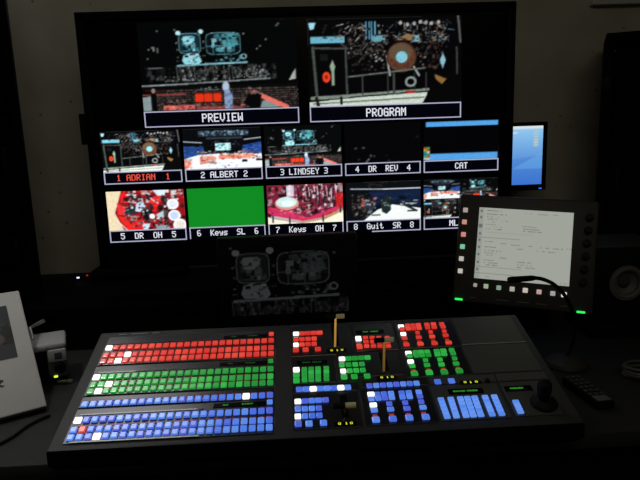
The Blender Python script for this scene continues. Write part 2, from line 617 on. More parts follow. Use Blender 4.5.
def drums(seed=5):
    p = Pic(480, 270, (4, 4, 6), seed)
    p.rect(.02, .155, .24, .235, (108, 178, 200))
    p.rect(.41, .155, .505, .235, (96, 160, 172))
    p.rect(.68, .16, .72, .24, (112, 180, 200))
    p.poly([(.01, -.01), (.06, -.01), (.045, .07), (.02, .08)], (160, 220, 240))
    for x in (.375, .395, .41, .432):
        p.rect(x, 0, x + .009, .20, (90, 160, 190))
    p.rect(.0, .255, .27, .275, (88, 36, 22))
    p.bits(.1, .02, .22, .2, 16, [(50, 54, 54), (90, 92, 90)], .004, .01)
    p.strokes(.2, .0, .38, .2, 34, [(190, 186, 180), (130, 120, 112), (80, 76, 74)], .05, .005)
    p.strokes(.22, .2, .5, .4, 50, [(60, 56, 54), (100, 96, 92), (40, 30, 26)], .05, .006)
    p.bits(.27, .3, .5, .6, 70, [(34, 30, 28), (60, 56, 52), (14, 12, 12), (90, 84, 80)], .004, .010, 1.6)
    p.strokes(.55, .0, .92, .2, 64, [(170, 166, 160), (130, 96, 74), (80, 116, 136), (60, 56, 54)], .05, .0045)
    for x in (.60, .645, .69, .73, .765, .80, .845):
        p.ell(x, .02 + .03 * (x * 37 % 1), .012, .022, (170, 170, 168))
    p.bits(.7, .17, .9, .26, 26, [(110, 180, 200), (150, 150, 146), (60, 44, 40)], .006, .014)
    p.rect(.68, .262, .93, .285, (90, 30, 18))
    p.bits(.7, .29, .87, .6, 60, [(20, 18, 18), (52, 48, 46), (84, 60, 46), (10, 10, 10)], .004, .011, 1.6)
    k0, dy = int(.30 * p.h), int(.045 * p.h)
    p.a[:k0] = np.roll(p.a[:k0], dy, 0)
    p.a[:dy] = (4, 4, 6)
    p.bits(.25, .08, .52, .5, 110, [(150, 146, 142), (90, 86, 84), (60, 34, 28), (20, 20, 22), (190, 188, 186)], .0025, .007, 1.8)
    p.bits(.68, .06, .90, .56, 90, [(140, 136, 132), (80, 76, 74), (90, 44, 30), (16, 16, 18)], .0025, .007, 1.8)
    # bass drum
    p.line(.51, .44, .53, .66, .012, (170, 176, 176))
    p.line(.52, .42, .57, .34, .01, (160, 168, 168))
    p.line(.68, .55, .72, .67, .012, (170, 176, 176))
    p.ell(.607, .455, .098, .175, (60, 36, 26))
    p.ell(.607, .455, .090, .162, (96, 58, 42))
    p.bits(.53, .33, .68, .58, 40, [(84, 52, 38), (110, 74, 54), (70, 50, 40)], .004, .010)
    p.ell(.60, .40, .075, .10, (96, 84, 66), .8)
    p.ell(.607, .455, .038, .066, (130, 196, 214))
    p.poly([(.57, .26), (.64, .19), (.69, .21), (.67, .27)], (140, 112, 76))
    p.bits(.5, .18, .72, .3, 22, [(150, 140, 120), (60, 40, 34)], .004, .011)
    # flight case with a figure and a red disc
    p.line(.035, .32, .055, .93, .018, (70, 80, 72))
    p.line(.245, .32, .25, .9, .013, (66, 72, 68))
    p.line(.04, .33, .26, .34, .012, (66, 70, 66))
    p.rect(.08, .40, .13, .47, (20, 22, 22))
    p.line(.02, .90, .26, .885, .022, (128, 140, 126))
    p.ell(.117, .66, .026, .062, (236, 66, 34))
    p.ell(.117, .66, .010, .026, (150, 30, 14))
    p.poly([(.14, .54), (.158, .46), (.175, .54), (.168, .60), (.168, .76), (.15, .76), (.15, .6)], (150, 172, 150))
    # riser
    p.line(.26, .665, .76, .585, .010, (100, 108, 102))
    p.line(.26, .88, .78, .835, .016, (130, 142, 130))
    for x in (.35, .515, .555, .69, .765):
        p.line(x, .64, x, .87, .007 if x != .555 else .014, (66, 72, 68))
    p.ell(.665, .74, .038, .062, (140, 152, 148), inner=.35)
    p.rect(.63, .845, .69, .875, (170, 30, 26))
    p.poly([(.0, .945), (.0, 1), (.74, 1), (.77, .9), (.775, .865), (.3, .905)], (206, 218, 204))
    p.line(.03, .965, .75, .925, .010, (110, 120, 112))
    p.line(.05, .9, .06, .99, .02, (20, 22, 20))
    p.line(.21, .9, .21, .97, .016, (20, 22, 20))
    p.poly([(.755, 1), (.79, .86), (.93, .62), (1, .56), (1, 1)], (5, 5, 6))
    p.poly([(.875, .42), (.895, .50), (.875, .60), (.855, .50)], (140, 190, 206))
    p.poly([(.82, .66), (.9, .72), (.87, .78), (.83, .72)], (140, 104, 56))
    p.line(.972, .0, .99, .3, .014, (90, 92, 90))
    p.line(.965, .36, .97, .66, .012, (60, 62, 60))
    p.rect(0, .0, .008, .3, (40, 26, 22))
    return p


def hall(seed=8):
    p = Pic(320, 180, (5, 6, 9), seed)
    p.rect(.2, .06, .84, .2, (26, 34, 44))
    p.bits(.2, .06, .84, .19, 150, [(90, 120, 140), (140, 160, 176), (40, 60, 76), (20, 26, 36)], .006, .014, 2.2)
    p.rect(.3, .22, .76, .27, (38, 44, 52))
    p.bits(.28, .26, .76, .5, 40, [(40, 50, 60), (16, 20, 26), (70, 80, 90)], .006, .014)
    for (x0, y0, x1, y1) in ((.0, .31, .24, .35), (.78, .30, 1, .26)):
        p.line(x0, y0, x1, y1, .014, (150, 158, 164))
    p.poly([(0, .42), (.26, .46), (.26, .66), (0, .72)], (26, 54, 110))
    p.poly([(.76, .44), (1, .36), (1, .64), (.74, .62)], (28, 58, 124))
    p.bits(0, .42, .26, .7, 36, [(40, 76, 140), (14, 30, 60), (60, 100, 160)], .01, .03, .5)
    p.bits(.76, .42, 1, .64, 36, [(40, 80, 160), (14, 30, 66), (70, 110, 170)], .01, .03, .5)
    p.rect(.405, .37, .605, .55, (170, 214, 220))
    p.bits(.405, .37, .605, .55, 26, [(210, 236, 240), (110, 170, 180), (60, 120, 130)], .008, .02)
    p.poly([(0, .74), (.2, .64), (.5, .62), (1, .66), (1, 1.01), (0, 1.01)], (206, 218, 226))
    p.bits(.15, .55, .95, .66, 60, [(190, 196, 200), (90, 86, 84), (150, 100, 90)], .008, .018)
    p.rect(.2, .68, .40, .86, (206, 120, 100))
    p.bits(.2, .68, .42, .88, 40, [(226, 150, 130), (150, 90, 80), (210, 200, 196)], .01, .02)
    p.rect(.44, .66, .9, .76, (214, 116, 94))
    p.bits(.44, .64, 1, .78, 50, [(230, 150, 130), (150, 90, 80), (220, 210, 206)], .01, .02)
    p.rect(0, .74, .09, 1, (200, 100, 80))
    p.bits(0, .72, .12, 1, 20, [(230, 160, 140), (230, 230, 236)], .012, .024)
    p.rect(.74, .79, .81, .85, (14, 18, 26))
    p.rect(.92, .78, 1, .83, (14, 18, 26))
    p.bits(.3, .85, .7, 1, 14, [(120, 130, 136), (40, 44, 50)], .008, .016, .7)
    return p


def overhead(seed=11):
    p = Pic(320, 180, (120, 18, 22), seed)
    p.poly([(-.01, -.01), (.2, -.01), (.1, .55), (.2, 1.01), (-.01, 1.01)], (196, 180, 150))
    p.poly([(.19, .05), (.30, .1), (.28, .3), (.18, .3)], (200, 24, 24))
    p.poly([(.13, .3), (.24, .4), (.22, .6), (.13, .6)], (190, 40, 44))
    p.bits(.22, 0, 1, 1, 120, [(170, 20, 24), (206, 28, 30), (16, 12, 14), (60, 14, 20), (30, 34, 40), (200, 196, 196)], .012, .04, 1.5)
    p.poly([(.13, .62), (.22, .66), (.36, 1), (.24, 1)], (206, 30, 22))
    p.line(.13, .76, .24, 1.0, .014, (196, 190, 186))
    p.poly([(.3, .8), (.44, .7), (.5, .92), (.4, 1), (.3, .96)], (188, 24, 26))
    p.poly([(.24, .42), (.36, .36), (.4, .5), (.3, .62), (.22, .56)], (26, 38, 40))
    p.bits(.2, .4, .3, .62, 14, [(150, 166, 168), (30, 60, 60)], .008, .016)
    p.poly([(.38, .32), (.46, .26), (.5, .4), (.42, .54), (.36, .52)], (166, 180, 200))
    p.poly([(.44, .5), (.56, .46), (.6, .62), (.5, .76), (.42, .66)], (12, 14, 18))
    p.poly([(.6, .0), (.76, .0), (.76, .14), (.66, .16)], (180, 196, 210))
    p.poly([(.55, .2), (.68, .14), (.7, .3), (.58, .36)], (196, 40, 40))
    p.line(.56, .2, .66, .34, .014, (220, 190, 190))
    p.poly([(.62, .62), (.72, .52), (.76, .64), (.66, .78)], (150, 170, 174))
    p.poly([(.44, .84), (.54, .84), (.5, 1), (.44, 1)], (170, 186, 200))
    p.poly([(.6, .86), (.74, .9), (.74, 1), (.62, 1)], (110, 130, 140))
    p.rect(.72, .16, .78, .9, (20, 14, 18), .7)
    p.bits(.22, .02, .6, .3, 40, [(206, 210, 214), (20, 20, 26), (170, 30, 36)], .008, .024)
    p.bits(.2, .05, .82, .95, 130, [(214, 212, 212), (24, 22, 26), (60, 70, 76), (150, 24, 28), (120, 130, 136)], .006, .016, 1.8)
    for (x, y, r, c) in ((.57, .66, .036, (222, 218, 214)), (.845, .37, .075, (186, 190, 210)), (.855, .66, .078, (160, 176, 206)), (.92, .9, .085, (190, 184, 176))):
        p.ell(x, y, r, r * 1.78, (226, 224, 224))
        p.ell(x, y, r * .72, r * 1.28, c)
    p.bits(.9, .0, 1, .3, 12, [(220, 220, 224), (190, 26, 30)], .01, .026)
    return p


def keys(seed=13):
    p = Pic(320, 180, (96, 26, 44), seed)
    p.bits(0, 0, 1, .8, 240, [(120, 24, 44), (160, 40, 60), (30, 14, 22), (20, 20, 24), (200, 190, 194), (150, 120, 130)], .01, .03, 2.0)
    for x in (.3, .38, .5, .55, .62, .66, .72, .78, .84, .9):
        p.line(x, .1 * ((x * 7) % 1), x + .02, .34 + .3 * ((x * 13) % 1), .010, (206, 196, 200))
        p.line(x + .03, .12, x + .02, .5, .016, (24, 16, 22))
    p.bits(.25, .0, 1, .7, 150, [(210, 200, 204), (30, 16, 24), (140, 40, 60), (90, 60, 70)], .006, .016, 2.4)
    p.rect(.26, .02, .36, .3, (200, 196, 210), .8)
    p.poly([(.04, .55), (.3, .66), (.5, .84), (.75, .72), (1, .5), (1, .66), (.7, .86), (.45, .95), (.1, .82), (.0, .68)], (170, 40, 76))
    p.bits(.05, .6, .95, .85, 50, [(190, 60, 96), (130, 26, 56), (200, 150, 160)], .012, .03, .8)
    p.rect(.9, .25, 1, .6, (170, 24, 26), .8)
    p.ell(.26, .47, .155, .17, (180, 120, 110))
    p.ell(.255, .44, .135, .135, (168, 190, 188))
    p.ell(.27, .47, .085, .08, (190, 226, 216))
    p.poly([(0, .8), (.1, .86), (.45, 1.0), (.75, .88), (1, .68), (1, 1.01), (0, 1.01)], (214, 202, 180))
    p.line(.06, .80, .44, .96, .035, (150, 146, 150))
    p.line(.44, .97, .75, .88, .035, (150, 130, 110))
    p.line(.75, .88, .98, .68, .04, (150, 120, 80))
    for x, y in ((.07, .84), (.29, .9), (.73, .86), (.96, .64)):
        p.line(x, y - .06, x, y + .1, .022, (36, 40, 52))
    p.bits(.42, .45, .62, .7, 16, [(26, 30, 30), (160, 60, 70)], .012, .03)
    return p


def guitar(seed=17):
    p = Pic(320, 180, (8, 9, 12), seed)
    p.bits(.3, .0, .7, .16, 16, [(20, 40, 34), (50, 24, 24), (16, 18, 22)], .01, .03)
    p.line(.07, .17, .5, .2, .016, (140, 150, 160))
    p.line(.5, .2, 1, .2, .016, (150, 158, 168))
    p.poly([(.3, .25), (1, .24), (1, .66), (.4, .6)], (14, 24, 46))
    p.bits(.35, .3, 1, .6, 40, [(18, 34, 66), (10, 16, 30)], .02, .05, .6)
    p.poly([(.22, 1.01), (.42, .72), (.62, .6), (1, .72), (1, 1.01)], (200, 208, 204))
    p.bits(.08, .3, .36, .9, 90, [(70, 74, 76), (30, 34, 34), (110, 116, 118), (90, 60, 50), (14, 16, 16)], .01, .024, 1.5)
    p.bits(.2, .4, .42, .7, 40, [(150, 150, 156), (170, 80, 66), (40, 60, 84)], .008, .02, 1.5)
    p.poly([(.46, .52), (.52, .46), (.54, .36), (.6, .38), (.6, .74), (.54, .84), (.48, .78)], (24, 32, 34))
    p.bits(.47, .4, .6, .76, 16, [(120, 140, 130), (30, 40, 40)], .007, .016, 1.6)
    p.bits(.72, .5, .96, .64, 24, [(16, 18, 22), (40, 50, 70), (180, 188, 190)], .014, .04, .5)
    p.line(.78, .62, .94, .78, .03, (24, 28, 30))
    p.rect(.82, .76, .95, .80, (24, 28, 30))
    p.rect(.34, .84, .46, .88, (70, 80, 80))
    p.line(.2, .98, .28, .84, .02, (24, 26, 26))
    return p


def dark_reverse(seed=19):
    p = Pic(200, 112, (4, 4, 6), seed)
    for (x, y, k) in ((.15, .62, 70), (.25, .61, 90), (.95, .38, 26), (.58, .95, 50), (.70, .97, 40), (.19, .9, 40), (.55, .82, 18)):
        p.ell(x, y, .018, .025, (k, k, k))
    p.line(.27, 1.0, .32, .89, .016, (130, 134, 140))
    p.rect(.335, .79, .36, .84, (90, 96, 100))
    p.rect(.38, .80, .40, .85, (60, 64, 66))
    return p


def cat_page():
    p = Pic(200, 112, (3, 3, 5))
    p.rect(.035, .04, .98, .15, (84, 164, 232))
    p.rect(.035, .82, .98, .98, (84, 164, 232))
    for i, c in enumerate(((150, 70, 50), (170, 150, 60), (50, 150, 70), (40, 110, 170), (60, 160, 90), (180, 180, 190))):
        p.rect(.0, .64 + .055 * i, .045, .70 + .055 * i, c)
        p.rect(.045, .64 + .055 * i, .085, .70 + .055 * i, ((60, 150, 70), (150, 80, 60), (190, 190, 190))[i % 3])
    return p


ARENA, DRUMS, HALL = arena(), drums(), hall()


def quad():
    p = Pic(320, 180, (3, 3, 5))
    p.paste(HALL, .0, .0, .49, .5)
    p.paste(ARENA, .5, .0, 1, .5)
    p.paste(DRUMS, .0, .5, .49, 1)
    p.paste(guitar(), .5, .5, 1, 1)
    return p


def pic_mesh(name, rgb, W, H, gain=1.0, m=None):
    """a fine grid of coloured points, W x H metres, centred on the origin in the XZ plane and facing -Y"""
    h, w = rgb.shape[:2]
    xs, zs = (np.arange(w) / (w - 1) - .5) * W, (.5 - np.arange(h) / (h - 1)) * H
    co = np.zeros((h, w, 3), np.float32)
    co[..., 0], co[..., 2] = xs[None, :], zs[:, None]
    idx = np.arange(h * w).reshape(h, w)
    f = np.stack([idx[1:, :-1], idx[1:, 1:], idx[:-1, 1:], idx[:-1, :-1]], -1).reshape(-1, 4)
    me = bpy.data.meshes.new(name)
    me.vertices.add(h * w)
    me.vertices.foreach_set('co', co.ravel())
    me.loops.add(f.size)
    me.loops.foreach_set('vertex_index', f.ravel().astype(np.int32))
    me.polygons.add(len(f))
    me.polygons.foreach_set('loop_start', np.arange(0, f.size, 4, dtype=np.int32))
    me.update(calc_edges=True)
    s = np.clip(rgb, 0, 255) / 255.0
    l = np.where(s <= .04045, s / 12.92, ((s + .055) / 1.055) ** 2.4) * gain
    at = me.color_attributes.new('picture', 'FLOAT_COLOR', 'POINT')
    at.data.foreach_set('color', np.concatenate([l, np.ones((h, w, 1))], -1).astype(np.float32).ravel())
    me.materials.append(m or M_PIC)
    return me


# ------------------------------------------------------------------ the room
XL, XR, YF, YB, ZC = -1.75, 1.75, -1.7, 2.05, 2.55


def struct(name, c, s, m, bevel=0.0):
    return tag(MB().box(c, s, bevel).build(name, m, smooth=False), kind='structure')


struct('floor', (0, (YF + YB) / 2, -.05), (XR - XL + .2, YB - YF + .2, .1), M_FLOOR)
struct('ceiling', (0, (YF + YB) / 2, ZC + .05), (XR - XL + .2, YB - YF + .2, .1), M_CEIL)
struct('wall_back', (0, YB + .05, ZC / 2), (XR - XL + .2, .1, ZC), M_WALL)
struct('wall_left', (XL - .05, (YF + YB) / 2, ZC / 2), (.1, YB - YF, ZC), M_WALL)
struct('wall_right', (XR + .05, (YF + YB) / 2, ZC / 2), (.1, YB - YF, ZC), M_WALL)
struct('wall_front', (0, YF - .05, ZC / 2), (XR - XL + .2, .1, ZC), M_WALL)
t0 = atY(592, 3, 2.03)
struct('trim_1', ((t0[0] + XR) / 2, 2.035, t0[2]), (XR - t0[0], .03, .014), M_TRIM, .003)

# ------------------------------------------------------------------ desk, credenza and racks
ZD = 0.7206                                 # desk surface
DF = 1.005                                  # desk front edge
desk = tag(empty('desk', Matrix.Translation((0.05, 1.28, 0))), 'long black laminate desk the control panel sits on', 'desk')
L0 = (-0.05, -1.28, 0)


def loc(c):
    return (c[0] + L0[0], c[1] + L0[1], c[2] + L0[2])


MB().box(loc((.045, (DF + 1.585) / 2, ZD - .016)), (2.01, 1.585 - DF, .032), .003).build('desktop', M_DESK, desk)
for x in (-.93, .0, 1.02):
    MB().box(loc((x, 1.30, (ZD - .032) / 2)), (.03, .54, ZD - .032), .002).build('support_panel', M_CRED, desk)
MB().box(loc((.045, 1.08, .50)), (1.92, .02, .36), .002).build('modesty_panel', M_CRED, desk)

zc = atY(65, 273, 2.03)[2]
cred = tag(empty('credenza', Matrix.Translation((0, 1.82, 0))), 'low black cabinet along the back wall carrying the large display', 'cabinet')
MB().box((-.23, .0, zc / 2 - .015), (1.92, .40, zc - .03), .003).build('carcass', M_CRED, cred)
MB().box((-.23, 0, zc - .0155), (1.94, .42, .029), .004).build('top_panel', M_CRED, cred)
for k in range(4):
    d = MB().box((-.93 + .47 * k, -.209, zc / 2 - .03), (.465, .018, zc - .14), .003).build('door', M_CRED, cred)
    MB().box((-.93 + .47 * k + .20, -.222, zc - .2), (.012, .012, .12), .003).build('handle', M_BLACK, d)


def rack(name, x0, x1, y0, y1, h, label, turn, z0=0.0):
    # x0, y0: the front corner that faces the desk; turned so that its front looks at the operator
    pivot = Matrix.Translation((x0 if turn < 0 else x1, y0, z0)) @ Matrix.Rotation(math.radians(turn), 4, 'Z')
    e = tag(empty(name, pivot @ Matrix.Translation(((x1 - x0) / 2 * (1 if turn < 0 else -1), (y1 - y0) / 2, 0))), label, 'equipment rack', 'tall black equipment racks')
    w, d = x1 - x0, y1 - y0
    f = MB()
    for sx in (-1, 1):
        f.box((sx * (w / 2 - .012), 0, h / 2), (.024, d, h), .002)
    f.box((0, 0, h - .012), (w - .048, d, .024), .002)
    f.box((0, 0, .04), (w - .048, d, .08), .002)
    f.box((0, d / 2 - .006, h / 2), (w - .048, .012, h - .1), 0)
    f.build('rack_frame', M_RACK, e)
    n = 9
    for i in range(n):
        z = .1 + (h - .14) * (i + .5) / n
        b = MB().box((0, -d / 2 + .02 + .1, z), (w - .056, .2, (h - .14) / n - .006), .003).build('blank_panel' if i % 3 else 'rack_unit', M_RACK, e)
        if i % 3 == 0:
            for sx in (-1, 1):
                MB().box((sx * (w / 2 - .05), -d / 2 + .012, z), (.012, .018, .08), .004).build('handle', M_BLACK, b)
    return e


xr = atY(20.5, 136, 1.72)[0]
rack('equipment_rack', xr - .27, xr, 1.73, 1.97, 1.735 - zc - .001, 'narrow black equipment rack standing on the back cabinet at the left edge', 22, zc + .001)
xrr = atY(603, 100, 1.75)[0]
ztop = atY(610, 33, 1.75)[2]
rr = rack('equipment_rack', xrr, xrr + .50, 1.75, 2.02, ztop, 'tall black equipment rack on the right behind the studio speaker', -26)
p = atY(605, 85, 1.75)
MB().box((-.25 + .006, -.139, p[2]), (.022, .014, .045), .004).build('latch', M_BLACK, rr)

# ------------------------------------------------------------------ wall display with the twelve pictures
TVY = 1.673
TX0, TX1, TZ0, TZ1 = -.545, .622, .922, 1.6065
ORG = np.array([-.50935, TVY, 1.30 - .1097])
tvM = Matrix.Translation(((TX0 + TX1) / 2, TVY, TZ0))
tv = tag(empty('television', tvM), 'large flat black display showing a wall of small concert camera pictures', 'television')


def tvl(x, z, dy=0.0):
    return (x - (TX0 + TX1) / 2, dy, z - TZ0)


W, H = TX1 - TX0, TZ1 - TZ0
MB().box((0, .034, H / 2), (W, .056, H), .006).build('housing', M_TVB, tv)
ax0, ax1, az0, az1 = TX0 + .026, TX1 - .026, .965, TZ1 - .022
b = MB()
cx, cz = tvl((ax0 + ax1) / 2, 0)[0], tvl(0, (az0 + az1) / 2)[2]
b.box((0, -.001, H - .011), (W - .004, .014, .022), .003)
b.box((0, -.001, (az0 - TZ0) / 2), (W - .004, .014, az0 - TZ0), .003)
for s in (-1, 1):
    b.box((s * (W / 2 - .014), -.001, H / 2), (.024, .014, H - .004), .003)
b.build('bezel', M_TVB, tv)
MB().box((cx, .0045, cz), (ax1 - ax0, .003, az1 - az0)).build('screen_glass', M_SCR, tv)
st = MB().box((0, .05, (zc + .014 - TZ0 + .03) / 2), (.10, .02, .03 + TZ0 - zc - .014), .004)
st.build('stand_neck', M_TVB, tv)
MB().box((0, .06, zc - TZ0 + .007), (.55, .22, .012), .005).build('stand_base', M_TVB, tv)
pz = atY(77, 114, 1.70)[2], atY(77, 145, 1.70)[2]
MB().box(tvl(TX0 - .010, sum(pz) / 2, .035), (.022, .04, pz[0] - pz[1]), .003).build('side_bracket', M_BLACK, tv)

M_FR = glow('caption_line_white', (172, 174, 200), 1.0, .02)
M_TXT = glow('caption_letters_white', (226, 228, 240), 1.0, .02)
M_TXTR = glow('caption_letters_red', (232, 84, 66), 1.0, .02)
M_CAPB = mat('caption_black', (.002, .002, .006), .4, 0, lin((2, 2, 9)), 1.0, spec=.05)


def window(pic, x, ztop_box, w, hbox, hpic, txt, cw, chh, res, label, tm=M_TXT, sides='tblr', foot=0.0):
    """one picture with its caption box below; x, z in metres from the multi-picture grid origin"""
    img = pic.sample(*res)
    rs = np.random.RandomState(len(txt) * 7 + int(w * 1000))
    if pic.w > 100:
        blur = (img + np.roll(img, 1, 0) + np.roll(img, 1, 1) + np.roll(img, -1, 1)) / 4
        grain = 1 + .07 * (rs.rand(img.shape[0], img.shape[1], 1) - .5) * 2
        img = (img * .45 + blur * .55) * grain
        if res[0] < 150 and txt[:1] in '123578M':
            img = img * 1.25 + 3
    o = link('video_picture', pic_mesh('video_picture', img, w, hpic), tv)
    o.location = tvl(ORG[0] + x + w / 2, ORG[2] + ztop_box + hpic / 2 + .001, .0)
    o['label'] = label
    f = MB()
    t = .0030
    zc_ = -hpic / 2 - .001 - hbox / 2
    if 't' in sides:
        f.box((0, -.001, zc_ + hbox / 2), (w, .0012, t))
    if 'b' in sides:
        f.box((0, -.001, zc_ - hbox / 2), (w, .0012, t))
    if 'h' in sides:
        f.box((w * .17, -.001, zc_ - hbox / 2), (w * .66, .0012, t))
    for s in (-1, 1):
        f.box((s * (w / 2 - t / 2), -.001, zc_), (t, .0012, hbox))
    f.build('caption_frame', M_FR, o, smooth=False)
    MB().box((0, .0008, zc_), (w - t, .0014, hbox - t)).build('caption_box', M_CAPB, o, smooth=False)
    k = 0
    for wd in txt.split(' '):
        if wd:
            tx = link('caption_lettering', text_mesh('caption_lettering', wd, cw, chh, tm), o)
            tx.location = ((k + len(wd) / 2 - len(txt) / 2) * cw, -.0012, zc_ + foot)
        k += len(wd) + 1


GW = .2113
P_ = .22
big, small = (188, 106), (108, 60)
window(ARENA, .1223, .1574, .4159, .0392, .228, 'PREVIEW', .0160, .0225, big, 'picture of an arena stage with red seats, captioned PREVIEW')
window(DRUMS, .5677, .1574, .4159, .0392, .226, 'PROGRAM', .0160, .0225, big, 'picture of a drum riser on stage, captioned PROGRAM')
R2, R3, HB = 0.0, -.1616, .0309
HP = .1085
cw, chh = .0134, .0170
window(DRUMS, 0, R2, GW, HB, HP, '1 ADRIAN  1', .0133, chh, small, 'small drum riser picture with a red caption', M_TXTR)
window(HALL, P_, R2, GW, HB, HP, '2 ALBERT 2', cw - .0004, chh, small, 'small wide picture of the hall with a bright floor')
window(ARENA, 2 * P_, R2, GW, HB, HP, '3 LINDSEY 3', cw - .0013, chh, small, 'small arena stage picture with red seats')
window(dark_reverse(), 3 * P_, R2, GW, HB, HP, '4  DR  REV  4', .0120, chh, (80, 45), 'almost black small picture')
window(cat_page(), 4 * P_, R2, GW, HB, HP, 'CAT', cw - .001, chh, small, 'black page with two blue bars')
window(overhead(), 0, R3, GW, HB, HP, '5  DR  OH  5', .0128, chh, small, 'red drum kit seen from above')
gp = Pic(40, 24, (16, 138, 34))
window(gp, P_, R3, GW, HB, HP, '6  Keys  SL  6', .0123, chh, (24, 14), 'plain green picture', sides='t')
window(keys(), 2 * P_, R3, GW, HB, HP, '7  Keys  OH  7', .0123, chh, small, 'pink and red keyboard riser seen from above', sides='')
window(guitar(), 3 * P_, R3, GW, HB, HP, '8  Guit  SR  8', .0123, chh, small, 'dark stage picture with a pale floor', sides='th')
window(quad(), 4 * P_, R3, GW, HB, HP, 'MLS  ', cw, chh, small, 'picture split into four small feeds')

# ------------------------------------------------------------------ blue-lit computer monitor behind the display
BY = 1.80
bx1, bz0, bz1 = atY(547.8, 150, BY)[0], atY(546, 190, BY)[2], atY(546, 121.5, BY)[2]
bw, bh = .40, bz1 - bz0
e = tag(empty('computer_monitor', Matrix.Translation((bx1 - bw / 2, BY, bz0))), 'blue-lit computer monitor half hidden behind the right edge of the large display', 'monitor')
MB().box((0, .018, bh / 2), (bw, .03, bh), .004).build('housing', M_BLACK, e)
p = Pic(160, 90, (60, 130, 215))
p.a[:] = (np.array([150, 205, 240]) * (1 - p.y[..., None]) + np.array([50, 105, 200]) * p.y[..., None])
p.put((p.y > .62 - .25 * (p.x - .5)), (70, 125, 212), .45)
p.put((p.y > 1.5 - 1.05 * p.x) & (p.y < .72), (120, 190, 235), .35)
p.rect(0, 0, 1, .05, (216, 226, 234))
for k in range(6):
    p.rect(.92, .09 + .045 * k, .955, .115 + .045 * k, (190, 200, 190))
p.rect(.72, .1, .78, .13, (190, 215, 240))
s0, s1 = atY(543.6, 125.5, BY), atY(542.5, 184, BY)
sw, sh = .36, s0[2] - s1[2]
sc = link('screen', pic_mesh('screen', p.sample(120, 60), sw, sh), e)
sc.location = (s0[0] - sw / 2 - (bx1 - bw / 2), .0015, (s0[2] + s1[2]) / 2 - bz0)
q = atY(540.5, 188.3, BY)
MB().box((q[0] - (bx1 - bw / 2), .0025, q[2] - bz0), (.009, .003, .003), .0008).build('power_light', glow('blue_led', (60, 110, 255), 1.3), e)
zs = zc - bz0
MB().box((-.02, .045, (zs + .09) / 2), (.06, .02, .09 - zs), .003).build('stand_neck', M_BLACK, e)
MB().box((-.02, .06, zs + .006), (.2, .15, .01), .004).build('stand_base', M_BLACK, e)

# ------------------------------------------------------------------ dim preview monitor standing behind the control panel
DY = 1.46
d0, d1 = atY(226, 246, DY), atY(349, 311, DY)
dx, dw = (d0[0] + d1[0]) / 2, d1[0] - d0[0]
dz0, dz1 = d1[2] - .02, d0[2] + .018
e = tag(empty('preview_monitor', Matrix.Translation((dx, DY, ZD))), 'black monitor with a dim grey stage picture, standing below the large display', 'monitor')
hw = dw + .05
MB().box((0, .020, (dz0 + dz1) / 2 - ZD), (hw, .034, dz1 - dz0), .005).build('housing', M_BLACK, e)
sub = ARENA.sample(150, 78, .217, .066, .723, .60)
g = sub.mean(-1, keepdims=True)
sub = (g * .85 + sub * .15) * .24
sc = link('screen', pic_mesh('screen', sub, dw, d0[2] - d1[2]), e)
sc.location = (0, .0015, (d0[2] + d1[2]) / 2 - ZD)
MB().box((0, .03, (dz0 - ZD) / 2 + .01), (.07, .02, dz0 - ZD + .02), .003).build('stand_neck', M_BLACK, e)
MB().box((0, .03, .006), (.22, .13, .012), .004).build('stand_base', M_BLACK, e)

# slim recorder with two tiny lights on the credenza
RY = 1.90
r0, r1 = atY(32, 272.5, RY), atY(99, 282, RY)
lx0, lx1 = -.66, -.36
e = tag(empty('video_recorder', Matrix.Translation(((lx0 + lx1) / 2, RY, zc))), 'slim black recorder with a white and a red light, left of the large display', 'recorder')
rh = atY(80, 274, RY)[2] - zc
MB().box((0, .062, rh / 2), (lx1 - lx0, .11, rh), .003).build('case', M_CRED, e)
MB().box((0, .003, rh / 2), (lx1 - lx0 - .008, .008, rh - .006), .002).build('front_panel', M_BLACK, e)
for (px, py, n, m, w_) in ((78.3, 277.5, 'white_light', glow('led_white_blue', (215, 225, 255), 1.6), .0085), (87.3, 275.2, 'red_light', glow('led_red', (170, 26, 30), 1.0), .0055)):
    q = atY(px, py, RY)
    MB().box((q[0] - (lx0 + lx1) / 2, -.002, q[2] - zc), (w_, .004, .0045), .001).build(n, m, e)

# ------------------------------------------------------------------ the video switcher control panel
k_, s_ = .048, .038
Dc = np.array([-40, 290, 602.0])
Dc /= np.linalg.norm(Dc)
Xc = np.array([1, s_, k_])
Xc -= Dc * (Xc @ Dc)
Xc /= np.linalg.norm(Xc)
DW, XW = RM.T @ Dc, RM.T @ Xc
NW = np.cross(XW, DW)
P0 = EYE + ray(316, 437) * 1.03
consM = frame_matrix(P0, XW, DW, NW)
cons = tag(empty('video_switcher', consM), 'wide charcoal switcher panel crowded with red, green and blue lit buttons', 'control panel')


def con(px, py, n=0.0):
    p = on_plane(px, py, P0 + NW * n, NW) - P0
    return float(p @ XW), float(p @ DW)


def loc_of(wp):
    d = np.array(wp) - P0
    return (float(d @ XW), float(d @ DW), float(d @ NW))


U0, U1, V1 = -.4535, .4715, .345


def desk_n(u, v, z=ZD + .0055):                      # depth below the panel surface at which a vertical line reaches the desk
    w = P0 + XW * u + DW * v
    w[2] = z
    return loc_of(w)


prof = [(U0, 0, 0), (U0, V1, 0), (U0, V1 + .018, -.012), desk_n(U0, V1 + .02), desk_n(U0, .028), desk_n(U0, -.002, P0[2] - .026), (U0, -.003, -.004)]
body = MB().prism(prof, (U1 - U0, 0, 0))
bo = body.build('body', M_CONS, cons, smooth=False)
bo.data.materials.append(M_CRED)
for pg in bo.data.polygons:
    if pg.normal.y < -.3:
        pg.material_index = 1
bv = bo.modifiers.new('bevel', 'BEVEL')
bv.width, bv.segments, bv.limit_method = .003, 2, 'ANGLE'

BTN = {}


